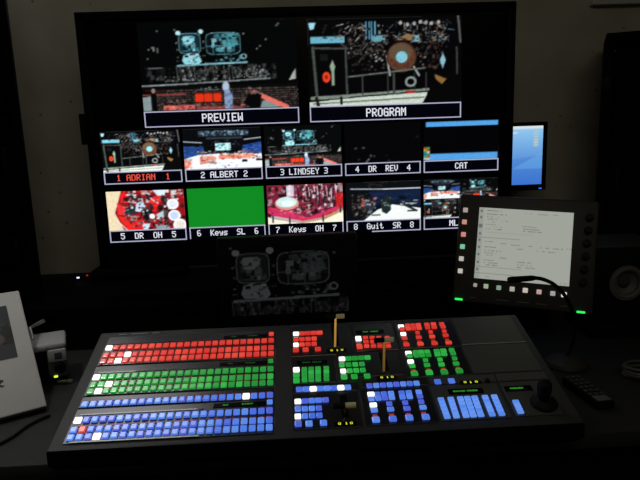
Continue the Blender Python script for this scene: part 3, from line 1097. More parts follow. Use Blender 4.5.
def btn_mesh(w, d, h, m):
    key = (round(w, 4), round(d, 4), round(h, 4), m.name)
    if key not in BTN:
        BTN[key] = MB().box((0, 0, h / 2), (w, d, h), min(w, d) * .14, seg=2).mesh('button', m, smooth=False)
    return BTN[key]


COL = {'red': [(226, 58, 44), (212, 50, 40), (238, 70, 54), (218, 54, 46)],
       'green': [(34, 160, 58), (32, 146, 54), (46, 178, 70), (38, 150, 62)],
       'blue': [(74, 112, 226), (84, 128, 236), (80, 102, 220), (94, 142, 240)],
       'white': [(255, 252, 246)], 'pale': [(100, 150, 246), (92, 142, 242), (108, 154, 246)], 'redlit': [(244, 74, 52)]}


def lit(color, i=None):
    v = COL[color]
    i = random.randrange(len(v)) if i is None else i
    return glow('lit_%s_%d' % (color, i), v[i], 1.5 if color == 'white' else .86, .5, .24, 1.0, .8)


def button(parent, u, v, w, d, color, h=.0045, name=None, base=0.0):
    o = link(name or ('blue_button' if color == 'pale' else 'white_button' if color == 'white' else '%s_button' % ('red' if color == 'redlit' else color)),
             btn_mesh(w, d, h, lit(color)), parent)
    o.location = (u, v, base)
    return o


PH = .0016                                   # height of the module plates


def plate(name, u0, u1, v0, v1, m=None, gap=.0012):
    o = MB().box((0, 0, PH / 2 + .0001), (u1 - u0 - 2 * gap, v1 - v0 - 2 * gap, PH), .0006, seg=1).build(name, m or M_PLATE, cons)
    o.location = ((u0 + u1) / 2, (v0 + v1) / 2, 0)
    return o


def child_btn(pl, u, v, w, d, color, **kw):
    return button(pl, u - pl.location.x, v - pl.location.y, w, d, color, base=PH, **kw)


def display(pl, u, v, w, d, strokes, m, name='display'):
    """a recessed black readout with short lit characters"""
    o = MB().box((0, 0, .0006), (w, d, .0012), .0004, seg=1).build(name, M_SCR, pl)
    o.location = (u - pl.location.x, v - pl.location.y, PH)
    for (a, b_) in strokes:
        f = MB()
        x = a
        while x < b_:
            ww = random.uniform(.0012, .0024)
            f.box((x + ww / 2, random.uniform(-.0003, .0003), .0015), (ww, d * random.uniform(.22, .34), .0004))
            x += ww + .0009
        f.build('readout_lettering', m, o, smooth=False)
    return o


M_GTXT = glow('readout_green', (52, 150, 40), .8, .1)
M_GTXTD = glow('readout_dim_green', (26, 84, 30), .8, .1)
M_GOLDTXT = glow('readout_yellow', (200, 206, 50), 1.2, .1)


def mnemonic(name, rgb):
    m = glow(name, rgb, .8, .2)
    nt = m.node_tree
    tc, mp, nz, cr = (nt.nodes.new(t) for t in ('ShaderNodeTexCoord', 'ShaderNodeMapping', 'ShaderNodeTexNoise', 'ShaderNodeValToRGB'))
    mp.inputs['Scale'].default_value = (110, 4, 4)
    nz.inputs['Scale'].default_value = 1.0
    cr.color_ramp.elements[0].position, cr.color_ramp.elements[1].position = .45, .58
    cr.color_ramp.elements[0].color = (.001, .001, .001, 1)
    cr.color_ramp.elements[1].color = (*lin(rgb), 1)
    nt.links.new(tc.outputs['Object'], mp.inputs['Vector'])
    nt.links.new(mp.outputs['Vector'], nz.inputs['Vector'])
    nt.links.new(nz.outputs['Fac'], cr.inputs['Fac'])
    nt.links.new(cr.outputs['Color'], nt.nodes['Principled BSDF'].inputs['Emission Color'])
    return m


M_MNR = mnemonic('mnemonic_red', (124, 38, 26))
M_MNG = mnemonic('mnemonic_green', (46, 110, 44))
M_MNB = mnemonic('mnemonic_blue', (54, 60, 130))

# left half: the crosspoint banks
UL, UR, NB = -.4198, -.0801, 24
pitch = (UR - UL) / (NB - 1)
SPECIAL = {('r', 0): {0: 'white'}, ('r', 1): {3: 'white'}, ('r', 2): {2: 'white'},
           ('g', 0): {0: 'white'}, ('g', 1): {2: 'white'}, ('g', 2): {1: 'white'},
           ('c', 0): {20: 'white'},
           ('b', 0): {0: 'white'}, ('b', 1): {1: 'redlit'}, ('b', 2): {3: 'white'}}


def bank(key, name, rows, color, v0, v1, tailv, dispv, mn, label, strips=()):
    pl = plate(name, -.4315, -.070, v0, v1)
    pl['label'] = label
    for r, v in enumerate(rows):
        v -= .0055
        sp_ = SPECIAL.get((key, r), {})
        for i in range(NB):
            c = sp_.get(i, color)
            child_btn(pl, UL + i * pitch, v, .0118 if c != 'white' else .0134, .0134 if c != 'white' else .0146, c)
        MB().box(((UL + UR) / 2 - pl.location.x, v + .0098 - pl.location.y, PH + .0008), (UR - UL + .010, .0030, .0012)).build('mnemonic_strip', mn[r % len(mn)], pl, smooth=False)
    for (a0, a1, vv, dd) in strips:  # grey strips hold the reflection seen on the label strips and end with it
        o = MB().box((0, 0, .0008), (a1 - a0, dd, .0016), .0003, seg=1).build('label_strip', M_STRIP, pl)
        o.location = ((a0 + a1) / 2 - pl.location.x, vv - pl.location.y, PH)
    if tailv:
        child_btn(pl, UR, tailv, .0105, .0105, color)
    if dispv:
        display(pl, -.135, dispv, .095, .011, [(-.031, -.022), (.004, .024)], M_GTXT if color == 'blue' else M_GTXTD)
    return pl


bank('r', 'crosspoint_module', (.2897, .2638, .2435), 'red', .2262, .327, .3085, .306, [M_MNR, M_MNR, M_MNR], 'module with three rows of red buttons', [(-.42, -.20, .2992, .0036), (-.42, -.20, .2292, .0036)])
bank('g', 'crosspoint_module', (.1930, .1702, .1508), 'green', .1342, .2256, .213, .2115, [M_MNG, M_MNR, M_MNR], 'module with three rows of green buttons', [(-.42, -.20, .2024, .0036), (-.42, -.20, .1372, .0034)])
bank('c', 'crosspoint_module', (.1152,), 'blue', .102, .1335, None, None, [M_MNR], 'module with a single row of blue buttons')
bank('b', 'crosspoint_module', (.0732, .0490, .0308), 'blue', .0118, .100, .0905, .0895, [M_MNB, M_MNR, M_MNB], 'module with three rows of blue buttons', [(-.42, -.20, .0826, .0036), (-.42, -.20, .0150, .0036)])
f = MB()
for (a, b_) in ((-.412, -.395), (-.385, -.350), (-.34, -.325)):
    f.box(((a + b_) / 2, .3365, .0006), (b_ - a, .0022, .001))
f.build('marking', mat('pale_marking', (.30, .30, .30), .5), cons, smooth=False)


def c5(x, y): return con(280 + x / 5.333, 310 + y / 5.333, .004)
def c6(x, y): return con(280 + x / 5.333, 370 + y / 5.333, .004)
def c7(x, y): return con(380 + x / 5.333, 310 + y / 5.333, .004)
def cg(x, y): return con(360 + x / 6.857, 370 + y / 6.857, .004)
def c8(x, y): return con(420 + x / 3.5556, 360 + y / 3.5556, .004)


def spread(fn, a, b_, n):
    A, B = np.array(fn(*a)), np.array(fn(*b_))
    return [tuple(A + (B - A) * (i / max(1, n - 1))) for i in range(n)]


def run(pl, pts, w, d, cols):
    for i, (u, v) in enumerate(pts):
        child_btn(pl, u, v, w, d, cols[i] if isinstance(cols, (list, tuple)) else cols)


BW, BD = .0112, .0112
# transition modules: red, green, blue
pa = plate('transition_module', -.0395, .0935, .226, .343)
pa['label'] = 'module with red buttons and a raised lever'
run(pa, spread(c5, (85, 126), (212, 120), 5), BW + .0012, BD, ['white'] + ['red'] * 4)
run(pa, spread(c5, (85, 157), (182, 152), 4), BW, BD, 'red')
run(pa, spread(c5, (85, 185), (182, 180), 4), BW, BD, ['white'] + ['red'] * 3)
run(pa, [c5(85, 213), c5(137, 211), c5(202, 208)], .0125, .0125, 'red')

pd = plate('transition_module', .052, .1815, .1515, .2315)
pd['label'] = 'module with green buttons and a raised lever'
run(pd, spread(c5, (330, 260), (467, 253), 5), BW + .0012, BD, ['white'] + ['green'] * 4)
run(pd, spread(c5, (330, 293), (437, 288), 4), BW, BD, 'green')
run(pd, spread(c5, (337, 325), (442, 320), 4), BW, BD, ['white'] + ['green'] * 3)
run(pd, [c5(342, 357), c5(397, 355), c5(465, 352)], .0125, .0125, 'green')

pe = plate('bus_strip', -.0395, .0885, .1125, .1375)
run(pe, spread(c6, (103, 103), (361, 92), 8), .0128, .0122, ['blue', 'blue', 'white', 'blue', 'blue', 'blue', 'white', 'blue'])

pf = plate('transition_module', -.0395, .0845, .0165, .1105)
pf['label'] = 'module with blue buttons and a lever pulled forward'
run(pf, spread(c6, (95, 167), (243, 159), 5), BW + .0008, BD, ['white'] + ['blue'] * 4)
run(pf, spread(c6, (95, 208), (207, 203), 4), BW, BD, 'blue')
run(pf, spread(c6, (95, 247), (210, 241), 4), BW, BD, ['white'] + ['blue'] * 3)
run(pf, [c6(97, 287), c6(155, 285), c6(232, 281)], .0125, .0125, 'blue')

# keypads with a small readout
pb = plate('keypad_module', .096, .1870, .2335, .334)
pb['label'] = 'module of red buttons with a small green readout'
u, v = c5(480, 113)
display(pb, u, v, .060, .014, [(-.016, -.004), (.0005, .017)], M_GTXT)
run(pb, spread(c5, (418, 152), (424, 194), 2), .0125, .0150, ['white', 'red'])
for (x, n) in ((456, 3), (492, 3), (527, 3), (572, 3)):
    run(pb, spread(c5, (x, 147), (x + 6, 192), n), .0108, .0085, 'red')

pc = plate('keypad_module', -.0395, .0500, .1395, .2235)
pc['label'] = 'module of green buttons with a small green readout'
u, v = c5(170, 276)
display(pc, u, v, .062, .013, [(-.020, -.003), (.001, .018)], M_GTXTD)
run(pc, spread(c5, (87, 318), (88, 376), 3), .0128, .0128, ['white', 'green', 'green'])
for x in (130, 166, 203, 247):
    run(pc, spread(c5, (x, 315 - (x - 130) * .05), (x + 1, 374 - (x - 130) * .05), 4), .0108, .0092, 'green')


# key modules with four columns
def key_module(name, u0, u1, v0, v1, color, fn, top, label, red=False):
    pl = plate(name, u0, u1, v0, v1)
    pl['label'] = label
    for (x, y, w, c) in top['block']:
        u, v = fn(x, y)
        child_btn(pl, u, v, w, .0100, c)
    for (x, y, c, w) in top['cells']:
        u, v = fn(x, y)
        child_btn(pl, u, v, w, .0092 if w < .0135 else .0125, c)
    for (x, y) in top.get('bars', []):
        u, v = fn(x, y)
        o = MB().box((0, 0, .0012), (.0085, .0032, .0024), .0005).build('red_indicator', glow('indicator_red', (170, 52, 34), .9, .3), pl)
        o.location = (u - pl.location.x, v - pl.location.y, PH)
    return pl


R_ = 'red'
key_module('key_module', .1888, .3185, .2355, .334, 'red', c7, {
    'block': [(112, 87, .0128, 'white'), (118, 100, .011, R_), (147, 82, .011, R_), (176, 81, .011, R_), (205, 79, .011, R_), (151, 99, .011, R_), (180, 98, .011, R_), (209, 96, .011, R_),
              (250, 77, .011, R_), (285, 75, .011, R_), (254, 93, .011, R_), (289, 91, .011, R_), (329, 74, .011, R_), (336, 89, .011, R_)],
    'cells': [(124, 127, 'white', .012), (200, 121, R_, .009), (270, 117, R_, .009), (343, 113, R_, .009),
              (131, 150, R_, .012), (207, 145, R_, .012), (278, 141, R_, .012), (350, 135, R_, .012),
              (141, 184, R_, .013), (216, 180, R_, .013), (291, 177, R_, .013), (366, 173, R_, .013)],
    'bars': [(136, 168), (211, 164), (285, 160), (358, 155)]}, 'module with four columns of red buttons')
G_ = 'green'
key_module('key_module', .1828, .3140, .1415, .2335, 'green', c7, {
    'block': [(152, 229, .0128, 'white'), (158, 243, .011, G_), (190, 224, .011, G_), (220, 223, .011, G_), (252, 222, .011, G_), (194, 242, .011, G_), (225, 241, .011, G_), (258, 239, .011, G_),
              (303, 219, .012, G_), (338, 216, .012, G_), (307, 236, .012, G_), (342, 234, .012, G_), (382, 213, .011, G_), (390, 231, .011, G_)],
    'cells': [(163, 274, 'white', .0125), (243, 267, G_, .010), (320, 264, G_, .010), (398, 258, G_, .010),
              (172, 298, G_, .012), (251, 293, G_, .012), (328, 290, G_, .012), (406, 285, G_, .012),
              (184, 338, G_, .014), (263, 333, G_, .014), (343, 330, G_, .014), (423, 324, G_, .014)],
    'bars': [(180, 320), (259, 315), (338, 311), (417, 306)]}, 'module with four columns of green buttons')

ps = plate('bus_strip', .0935, .2225, .1190, .1425)
run(ps, spread(cg, (65, 108), (388, 90), 8), .0112, .0115, 'blue')
B_ = 'blue'
key_module('key_module', .0870, .2190, .0175, .1170, 'blue', cg, {
    'block': [(75, 165, .013, 'white'), (118, 165, .0112, B_), (164, 162, .0112, B_), (213, 159, .0112, B_), (78, 197, .0112, B_), (126, 194, .0112, B_), (172, 191, .0112, B_), (219, 188, .0112, B_),
              (286, 157, .0112, B_), (335, 154, .0112, B_), (292, 185, .0112, B_), (341, 182, .0112, B_), (403, 150, .0112, B_), (411, 179, .0112, B_)],
    'cells': [(91, 239, 'white', .013), (201, 231, B_, .0105), (310, 224, B_, .0105), (420, 217, B_, .0105),
              (98, 275, B_, .0125), (210, 268, B_, .0125), (322, 263, B_, .0125), (432, 255, B_, .0125),
              (109, 340, B_, .0138), (225, 334, B_, .0138), (338, 326, B_, .0138), (451, 321, B_, .0138)],
    'bars': [(103, 309), (217, 303), (330, 299), (436, 292)]}, 'module with four columns of blue buttons')

# right end: strip, number keypad, joystick, blank plates
pj = plate('bus_strip', .2250, .3545, .1185, .1425, M_GREYP)
run(pj, [c8(63, 77), c8(112, 74)], .0125, .0125, 'blue')


def digits(pl, pts, fn, txt='010', back=True):
    us = [fn(*q) for q in pts]
    uc = sum(u for u, v in us) / len(us)
    vc = sum(v for u, v in us) / len(us)
    o = MB().box((0, 0, .0006), (.040, .010, .0012), .0004, seg=1).build('display', M_SCR, pl)
    o.location = (uc - pl.location.x, vc - pl.location.y, PH)
    for ch, (u, v) in zip(txt, us):
        t = link('readout_lettering', text_mesh('readout_lettering', ch, .0056, .0052, M_GOLDTXT, .5), o)
        t.rotation_euler = (-PI / 2, 0, 0)
        t.location = (u - uc, v - vc, .0014)


digits(pj, [(160, 77), (180, 77), (200, 75)], c8, '010')
u, v = c8(240, 71)
o = MB().cyl((0, 0, 0), (0, 0, .003), .005).build('socket', M_RUBBER, pj)
o.location = (u - pj.location.x, v - pj.location.y, PH)

pk = plate('number_pad_module', .2215, .3505, .0195, .1165, M_GREYP)
pk['label'] = 'module with a pad of blue buttons and a green readout'
u, v = c8(163, 108)
display(pk, u, v, .066, .0145, [(-.024, -.002), (.002, .022)], M_GTXT)
for (xa, xb) in ((75, 96), (110, 129), (144, 163), (169, 189), (195, 216), (232, 256), (265, 290)):
    ya = 141 - (xa - 75) * .055
    yb = 200 - (xa - 75) * .055
    run(pk, spread(c8, (xa, ya), (xb, yb), 5), .0114, .0098, 'pale')

pl = plate('joystick_module', .3560, .4430, .0215, .1165, M_GREYP)
pl['label'] = 'module with a joystick and a few blue buttons'
u, v = c8(350, 98)
display(pl, u, v, .052, .0145, [(-.016, .008)], M_GTXT)
run(pl, spread(c8, (341, 149), (357, 183), 4), .0114, .0088, 'pale')
ju, jv = con(543.5, 404.5)
jx, jy = ju - pl.location.x, jv - pl.location.y
MB().lathe([(0, 0), (.0235, 0), (.0245, .003), (.0225, .007), (.015, .011), (.0125, .013), (0, .013)], (jx, jy, PH), (0, 0, 1), 36).build('joystick_base', M_RUBBER, pl)
tx, ty = con(544.8, 384, .050)
j = MB()
j.lathe([(0, -.042), (.0085, -.042), (.0095, -.030), (.0118, -.022), (.0128, -.010), (.0128, -.002), (.0108, .003), (.005, .0052), (0, .0055)],
        (tx - pl.location.x, ty - pl.location.y, .050), (tx - ju, ty - jv, .05), 28)
j.build('joystick_stick', M_RUBBER, pl)

for v0, v1 in ((.2405, .341), (.145, .2395)):
    u0 = .3205 if v0 > .2 else .3165
    plate('blank_plate', u0, .4560, v0, v1, M_GREYP)
plate('edge_strip', .356, .456, .1185, .1435, M_GREYP)
o = MB().box((0, 0, .0015), (.1355, .0016, .0014), .0003, seg=1).build('seam_strip', mat('bright_edge', (.5, .5, .48), .4, .2), cons)
o.location = (.388, .2400, .0006)


# the three transition levers
def lever(pl, u, v0, v1, pivot, tip_px, arm=True):
    lx = pl.location
    o = MB().box((0, 0, .0005), (.013, v1 - v0, .001), .0003, seg=1).build('lever_slot', M_SCR, pl)
    o.location = (u - lx.x, (v0 + v1) / 2 - lx.y, PH)
    tu, tv_ = con(*tip_px, .047)
    a = Vector((pivot[0] - lx.x, pivot[1] - lx.y, PH))
    t = Vector((tu - lx.x, tv_ - lx.y, .047))
    d = (t - a)
    s = MB()
    s.prism([a + Vector((-.0022, -.003, 0)), a + Vector((.0022, -.003, 0)), a + Vector((.0022, .003, 0)), a + Vector((-.0022, .003, 0))], d)
    arm_o = s.build('lever_arm', M_ARMSHEEN, pl, smooth=False)
    h = MB().cyl(t + Vector((-.020, 0, 0)), t + Vector((.0005, 0, 0)), .0052, n=20)
    h.build('lever_handle', M_BLACK, arm_o)
    h = MB().cyl(t + Vector((.0008, 0, 0)), t + Vector((.0190, 0, 0)), .0050, n=20)
    h.build('lever_grip', M_YELLOW, arm_o)


lever(pa, .057, .258, .338, c5(293, 188), (335.5, 316.5))
lever(pd, .1475, .166, .226, c5(553, 318), (384, 340))
lever(pf, .0555, .042, .102, con(345.5, 413, .002), (344.8, 405.6))
digits(pa, [(275, 213), (305, 212), (330, 210)], c5, '010')
digits(pd, [(542, 357), (573, 356), (598, 354)], c5, '010')
digits(pf, [(317, 284), (354, 282), (380, 280)], c6, '010')

# ------------------------------------------------------------------ touch panel on an arm, right
tc_ = np.array([.5687, 1.43, .974])
ang = (-.2927, .0588, -.3151)


def eulm(a):
    cx, sx, cy, sy, cz, sz = math.cos(a[0]), math.sin(a[0]), math.cos(a[1]), math.sin(a[1]), math.cos(a[2]), math.sin(a[2])
    return (np.array([[cz, -sz, 0], [sz, cz, 0], [0, 0, 1]]) @ np.array([[cy, 0, sy], [0, 1, 0], [-sy, 0, cy]])
            @ np.array([[1, 0, 0], [0, cx, -sx], [0, sx, cx]]))


TM = eulm(ang)
e = tag(empty('touch_panel', frame_matrix(tc_, TM[:, 0], TM[:, 1], TM[:, 2])), 'tilted dark control touch screen with a pale grey menu page and square side buttons', 'monitor')
PW, PHH = .3298, .2750
MB().box((0, .020, 0), (PW, .036, PHH), .006).build('housing', M_PANEL, e)
p = Pic(380, 300, (158, 162, 153), 4)
p.rect(0, 0, .055, 1, (148, 153, 144))
INK = (78, 84, 82)


def textline(x, y, x1, dens=.75, h=.010, c=INK):
    xx = x
    while xx < x1:
        w_ = p.r.uniform(.006, .02)
        if p.r.rand() < dens:
            p.rect(xx, y - h / 2, min(x1, xx + w_), y + h / 2, c, .55)
        xx += w_ + .004


for (x, y, x1) in ((.09, .04, .25), (.45, .05, .51), (.55, .05, .57), (.61, .055, .74), (.79, .05, .84), (.09, .09, .30), (.09, .13, .22), (.09, .16, .20), (.26, .175, .34),
                   (.09, .20, .17), (.09, .235, .23), (.17, .265, .26), (.09, .30, .26), (.47, .235, .62), (.47, .27, .66), (.47, .30, .68), (.09, .475, .18), (.26, .49, .32), (.37, .50, .46),
                   (.52, .50, .59), (.68, .51, .77), (.81, .51, .91), (.95, .50, 1), (.44, .55, .50), (.63, .56, .73), (.76, .56, .84), (.09, .55, .21), (.09, .60, .29), (.09, .635, .22), (.09, .665, .20),
                   (.26, .69, .33), (.09, .735, .2), (.09, .77, .24), (.12, .80, .25), (.45, .73, .6), (.45, .765, .63), (.45, .80, .64), (.12, .965, .2), (.26, .955, .3), (.88, .97, .98)):
    textline(x, y, x1)
for y, x1 in ((.345, .6), (.42, .46), (.83, .5), (.92, .42)):
    p.rect(.0 if y > .4 else .09, y - .003, x1, y + .003, (104, 110, 106), .7)
for i, y in enumerate((.05, .14, .26, .37, .46, .56, .66, .77, .87)):
    p.rect(.018, y - .016, .040, y + .016, (84, 92, 88) if i != 2 else (90, 98, 98), .8)
p.rect(.008, .235, .05, .29, (98, 106, 108), .8)
sx0, sx1, sz0, sz1 = -.1158, .1078, -.0748, .1052
sc = link('screen', pic_mesh('screen', p.sample(260, 206), sx1 - sx0, sz1 - sz0), e)
sc.location = ((sx0 + sx1) / 2, .0012, (sz0 + sz1) / 2)
sb = [(-.1499, .0958, (176, 166, 160)), (-.1502, .0651, (206, 150, 142)), (-.1502, .0331, (222, 140, 136)), (-.1502, .0019, (130, 206, 168)), (-.1506, -.0290, (198, 192, 184)), (-.1508, -.0602, (206, 200, 190))]
for i, (x, z, c) in enumerate(sb):
    o = MB().box((0, 0, 0), (.0118, .006, .0118), .0015).build('side_button', glow('panel_button_%d' % i, c, .8, .5), e)
    o.location = (x, .001, z)
bb = [(-.1116, -.0922, (166, 162, 150), .009), (-.0855, -.0928, (164, 180, 154), .0112), (-.0547, -.0936, (136, 164, 146), .0112), (-.0228, -.0938, (176, 180, 168), .0116), (.0081, -.0940, (212, 198, 188), .0118),
      (.0402, -.0947, (198, 168, 162), .0112), (.0719, -.0954, (170, 172, 166), .0112), (.0975, -.0958, (235, 240, 236), .0125)]
for i, (x, z, c, w_) in enumerate(bb):
    o = MB().box((0, 0, 0), (w_, .006, w_), .0015).build('bottom_button', glow('panel_bottom_button_%d' % i, c, .8, .5), e)
    o.location = (x, .001, z)
for i in range(6):
    z = .0960 - .0317 * i
    x = .1440 - .0012 * i
    k = MB().lathe([(0, -.013), (.0062, -.013), (.0072, -.0115), (.0078, 0), (.0098, .002), (.0098, .0045), (0, .0045)], (0, 0, 0), (0, 1, 0), 24).build('knob', M_RUBBER, e)
    k.location = (x, -.002, z)
MG = glow('panel_green_led', (40, 236, 92), 1.2, .4)
for (x, z) in ((-.1490, -.1304), (.1379, -.1340)):
    o = MB().box((0, 0, 0), (.0190, .005, .0052), .0012).build('indicator_light', MG, e)
    o.location = (x, .001, min(z, -.1315))
f = MB()
for (x0, x1) in ((-.123, -.109), (.09, .106), (-.06, -.03), (-.01, .02), (.035, .06)):
    f.box(((x0 + x1) / 2, .0016, -.124), (x1 - x0, .0012, .0022))
f.build('lettering', mat('faint_print', (.12, .11, .10), .6), e, smooth=False)
MB().box((0, .046, .02), (.10, .018, .10), .003).build('mount_plate', M_BLACK, e)
# the arm: vertical post from the desk, reaching the plate
Minv = frame_matrix(tc_, TM[:, 0], TM[:, 1], TM[:, 2]).inverted()
back_w = np.array(frame_matrix(tc_, TM[:, 0], TM[:, 1], TM[:, 2]) @ Vector((0, .056, .02)))
post = np.array([back_w[0] - .10, back_w[1] + .045, ZD])
a = MB()
a.cyl(Minv @ Vector((post[0], post[1], ZD + .002)), Minv @ Vector((post[0], post[1], back_w[2] + .03)), .016, n=20)
a.cyl(Minv @ Vector(back_w), Minv @ Vector((post[0], post[1], back_w[2])), .012, n=16)
a.build('support_arm', M_BLACK, e)
a = MB().cyl(Minv @ Vector((post[0], post[1], ZD + .001)), Minv @ Vector((post[0], post[1], ZD + .014)), .06, n=32)
a.build('support_base', M_BLACK, e)

# ------------------------------------------------------------------ gooseneck microphone on a round base
gb = atZ(566, 365, ZD)
e = tag(empty('gooseneck_microphone', Matrix.Translation(tuple(gb))), 'black gooseneck microphone on a round base beside the joystick end of the panel', 'microphone')
MB().lathe([(0, 0), (.048, 0), (.050, .004), (.047, .012), (.030, .019), (.014, .023), (0, .024)], (0, 0, .0005), (0, 0, 1), 48).build('base', M_PANEL, e)


def gpt(px, py, Y):
    return tuple(atY(px, py, Y) - gb)


gy = gb[1]
path = [(0.0, 0.0, .022), gpt(572, 345, gy), gpt(575, 325, gy - .01), gpt(571.5, 309, gy - .03), gpt(564.5, 295, gy - .055), gpt(554, 284.5, gy - .075), gpt(543, 279.3, gy - .09), gpt(534, 277.8, gy - .10)]
MB().tube(catmull(path, 8), .0042, 12).build('gooseneck', M_RUBBER, e)
h0, h1 = np.array(gpt(535, 277.9, gy - .099)), np.array(gpt(508.5, 280.0, gy - .12))
dd = (h1 - h0)
L = float(np.linalg.norm(dd))
MB().lathe([(0, 0), (.0045, 0), (.0060, L * .12), (.0064, L * .5), (.0068, L * .9), (.006, L * .985), (0, L)], tuple(h0), tuple(dd), 24).build('microphone_head', M_RUBBER, e)

# ------------------------------------------------------------------ studio speaker at the right edge of the desk
SY = 1.47
sx0_ = atY(594, 300, SY)[0]
cc = atY(624.4, 282, SY)
szt = atY(610, 249, SY)[2]
swid = .185
e = tag(empty('studio_speaker', Matrix.Translation((sx0_ + swid / 2, SY, ZD))), 'black studio speaker with a grey cone at the right end of the desk', 'speaker')
hh = szt - ZD
MB().box((0, .085, hh / 2), (swid, .16, hh), .006).build('cabinet', M_SPK, e)
MB().box((0, .080, hh + .004), (swid - .002, .155, .008), .003).build('top_cap', M_SPKTOP, e)
cxl, czl = cc[0] - (sx0_ + swid / 2), cc[2] - ZD
r = .0405
w = MB().lathe([(r + .006, 0), (r + .005, -.004), (r, -.004), (r - .003, -.006), (r - .008, -.003), (r - .010, .004), (.018, .014), (.016, .015)], (cxl, -.0105, czl), (0, 1, 0), 48).build('woofer', M_CONE, e)
MB().lathe([(.0175, .004), (.014, -.002), (.007, -.006), (0, -.0065)], (cxl, -.0005, czl), (0, 1, 0), 32).build('dust_cap', mat('dark_dust_cap', (.05, .048, .043), .8, spec=.1), w)
MB().box((cxl, .004, .03), (.10, .004, .012), .0015).build('bass_port', M_RUBBER, e)

# ------------------------------------------------------------------ small things right of the panel
ra, rb = atZ(569, 383, ZD), atZ(607, 411, ZD)
ax = (rb - ra)
ln = float(np.linalg.norm(ax))
ax /= ln
side = np.array([-ax[1], ax[0], 0])
e = tag(empty('remote_control', frame_matrix((ra + rb) / 2, ax, side, (0, 0, 1))), 'slim black remote control lying on the desk by the joystick corner', 'remote control')
MB().box((0, 0, .010), (ln * .96, .040, .018), .005).build('case', M_BLACK, e)
M_KEY = mat('grey_remote_keys', (.05, .05, .048), .45)
km = MB().box((0, 0, .001), (.010, .0085, .003), .001).mesh('remote_key', M_KEY)
for i in range(6):
    for jx_ in range(3):
        o = link('key', km, e)
        o.location = (-ln * .40 + i * ln * .125, -.012 + .012 * jx_, .019)
o = MB().box((ln * .36, 0, .0192), (.022, .030, .0012), .0004).build('label_plate', mat('dull_label', (.12, .12, .11), .5), e)

ca = atZ(637, 378, ZD)
cb = MB()
pts = []
for i in range(5 * 24 + 1):
    t = 2 * PI * i / 24
    pts.append((.040 * math.cos(t), .030 * math.sin(t) + .004 * math.sin(t * .37), .005 + .0066 * t / (2 * PI) * .8))
cb.tube(pts, .0032, 8)
o = cb.build('cable_coil', mat('grey_cable', (.08, .076, .07), .45), None)
o.location = (ca[0] + .012, ca[1], ZD + .0008)
tag(o, 'coil of grey cable on the desk below the studio speaker', 'cable')

# ------------------------------------------------------------------ left: leaning white board, small device, pens, cable
B2, B1 = atZ(0, 424.5, ZD), atZ(48, 411.5, ZD)
ee = (B1 - B2) / np.linalg.norm(B1 - B2)
dr = ray(19.5, 295)
T = EYE + dr * (((B1 - EYE) @ ee) / (dr @ ee))
upv = T - B1
HT = float(np.linalg.norm(upv))
upv /= HT
nn = np.cross(ee, upv)                       # points to the back/below
if nn[1] < 0:
    nn = -nn
WB = .36
BO = np.array([0, 0, .0125])
Mb = frame_matrix(B1 + BO, ee, nn, upv)
e = tag(empty('display_board', Mb), 'white board with a dark picture, leaning at the left edge of the desk', 'board')
TH = .012
MB().box((-WB / 2, TH / 2, HT / 2), (WB, TH, HT), .004, seg=3).build('panel', M_WHITE, e)


def bl(px, py):
    w_ = on_plane(px, py, B1 + BO, nn) - B1 - BO
    return float(w_ @ ee), float(w_ @ upv)


a_, b_ = bl(18, 357), bl(4, 306)
pp = Pic(120, 90, (26, 27, 30), 23)
pp.poly([(0, .0), (1, .0), (1, .35), (0, .5)], (44, 48, 54))
pp.bits(0, .3, 1, .95, 60, [(60, 64, 68), (20, 22, 24), (36, 38, 40), (90, 92, 92)], .02, .06)
pp.ell(.8, .62, .12, .12, (92, 80, 72))
pp.poly([(.3, 1), (.4, .7), (1, .74), (1, 1)], (52, 56, 56))
wp = .22
hp = b_[1] - a_[1]
o = link('printed_picture', pic_mesh('printed_picture', pp.sample(90, 64), wp, hp, m=M_PRINT), e)
o.location = (a_[0] - wp / 2, -.0006, (a_[1] + b_[1]) / 2)
q = bl(-4, 384.5)
lt = link('black_lettering', text_mesh('black_lettering', 'R', .030, .018, M_INK, .5), e)
lt.location = (q[0], -.0006, q[1])
MB().box((-WB / 2, TH / 2 + .002, -.0005), (WB * .985, .014, .006), .001).build('black_foot', M_RUBBER, e)
MB().prism([(-.12, TH, HT * .72), (-.06, TH, HT * .72), (-.06, TH + .004, HT * .72), (-.12, TH + .004, HT * .72)],
           tuple(np.array([[ee[0], ee[1], ee[2]], list(nn), list(upv)]) @ (np.array([0, .02, -(B1[2] + .0 + upv[2] * HT * .72 - ZD) + .012])))).build('prop_leg', M_BLACK, e)

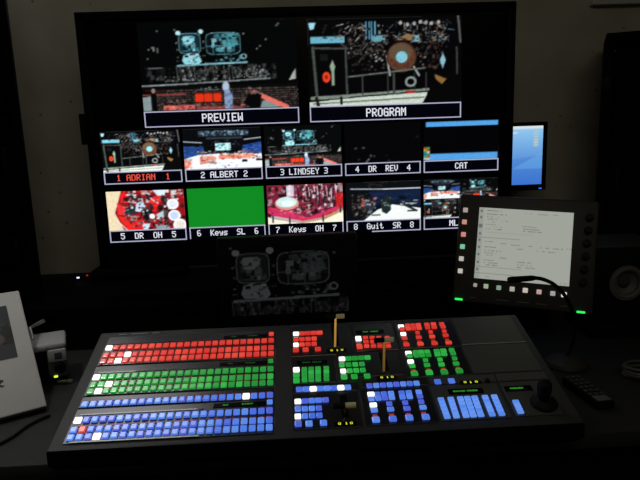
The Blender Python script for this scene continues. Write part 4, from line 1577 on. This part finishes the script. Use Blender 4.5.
d_base = atZ(65, 384, ZD)
dv = frame_matrix(d_base, (.94, .34, 0), (-.34, .94, 0), (0, 0, 1))
e = tag(empty('desktop_device', dv), 'small pale grey device with a round knob and a yellow-green light, behind the white board', 'device')
dh = .100
MB().box((-.034, .055, dh / 2 + .002), (.085, .09, dh - .008), .006).build('body', M_BLACK, e)
MB().box((-.034, .055, dh - .008), (.092, .10, .018), .007, seg=3).build('top_cover', M_DEVW, e)
fp = MB().box((-.010, .004, dh / 2 + .008), (.042, .012, dh - .024), .005, seg=3).build('front_panel', mat('dark_grey_plastic', (.07, .07, .075), .5), e)
MB().box((-.009, -.0015, dh - .026), (.040, .010, .030), .004).build('display_surround', M_DEVW, e)
MB().box((-.007, -.0070, dh - .026), (.016, .002, .016), .001).build('display', mat('blue_grey_display', (.05, .07, .12), .3), e)
MB().lathe([(0, -.010), (.010, -.010), (.012, -.008), (.0125, 0), (0, 0)], (-.006, -.001, dh - .056), (0, 1, 0), 28).build('knob', M_BLACK, e)
q = Matrix(dv).inverted() @ Vector(tuple(atY(58.5, 371, d_base[1] - .004)))
MB().box((-.017, -.0032, .0235), (.0085, .003, .0050), .001).build('status_light', glow('yellow_green_led', (205, 225, 60), 1.4, .3), e)


def pen(p0, p1, label, r=.0042):
    d = np.array(p1) - np.array(p0)
    L = float(np.linalg.norm(d))
    e = empty('pen', Matrix.Translation(tuple(p0)))
    tag(e, label, 'pen')
    MB().lathe([(0, 0), (r * .4, 0), (r, L * .1), (r, L * .72), (0, L * .72)], (0, 0, 0), tuple(d), 14).build('barrel', M_CHROME, e)
    MB().lathe([(0, L * .725), (r * 1.12, L * .725), (r * 1.12, L * .97), (r * .7, L), (0, L)], (0, 0, 0), tuple(d), 14).build('cap', M_DEVW, e)
    return e


pen(atZ(57, 383.5, ZD) + np.array([0, 0, .005]), atZ(73, 382.8, ZD) + np.array([0, 0, .005]), 'pale silver pen lying on the desk against the switcher panel')
# thin pale rod: folding aerial of the device
p0 = Matrix(dv).inverted() @ Vector(tuple(atY(30, 328, d_base[1] + .08)))
p1 = Matrix(dv).inverted() @ Vector(tuple(atY(44, 320.5, d_base[1] + .08)))
mdl = bpy.data.objects['desktop_device']
MB().tube([(-.06, .06, dh), tuple(p0), tuple(p0.lerp(p1, .5)), tuple(p1)], [.004, .004, .0045, .0045], 12).build('aerial', M_CHROME, mdl)

cp = [atZ(50, 417, ZD), atZ(40, 421, ZD), atZ(27, 428, ZD), atZ(12, 439, ZD), atZ(-4, 447, ZD), atZ(-18, 450, ZD)]
o = MB().tube([tuple(q + np.array([0, 0, .004])) for q in catmull(cp, 8)], .003, 10).build('cable', M_RUBBER, None)
tag(o, 'thin black cable trailing across the desk under the white board', 'cable')
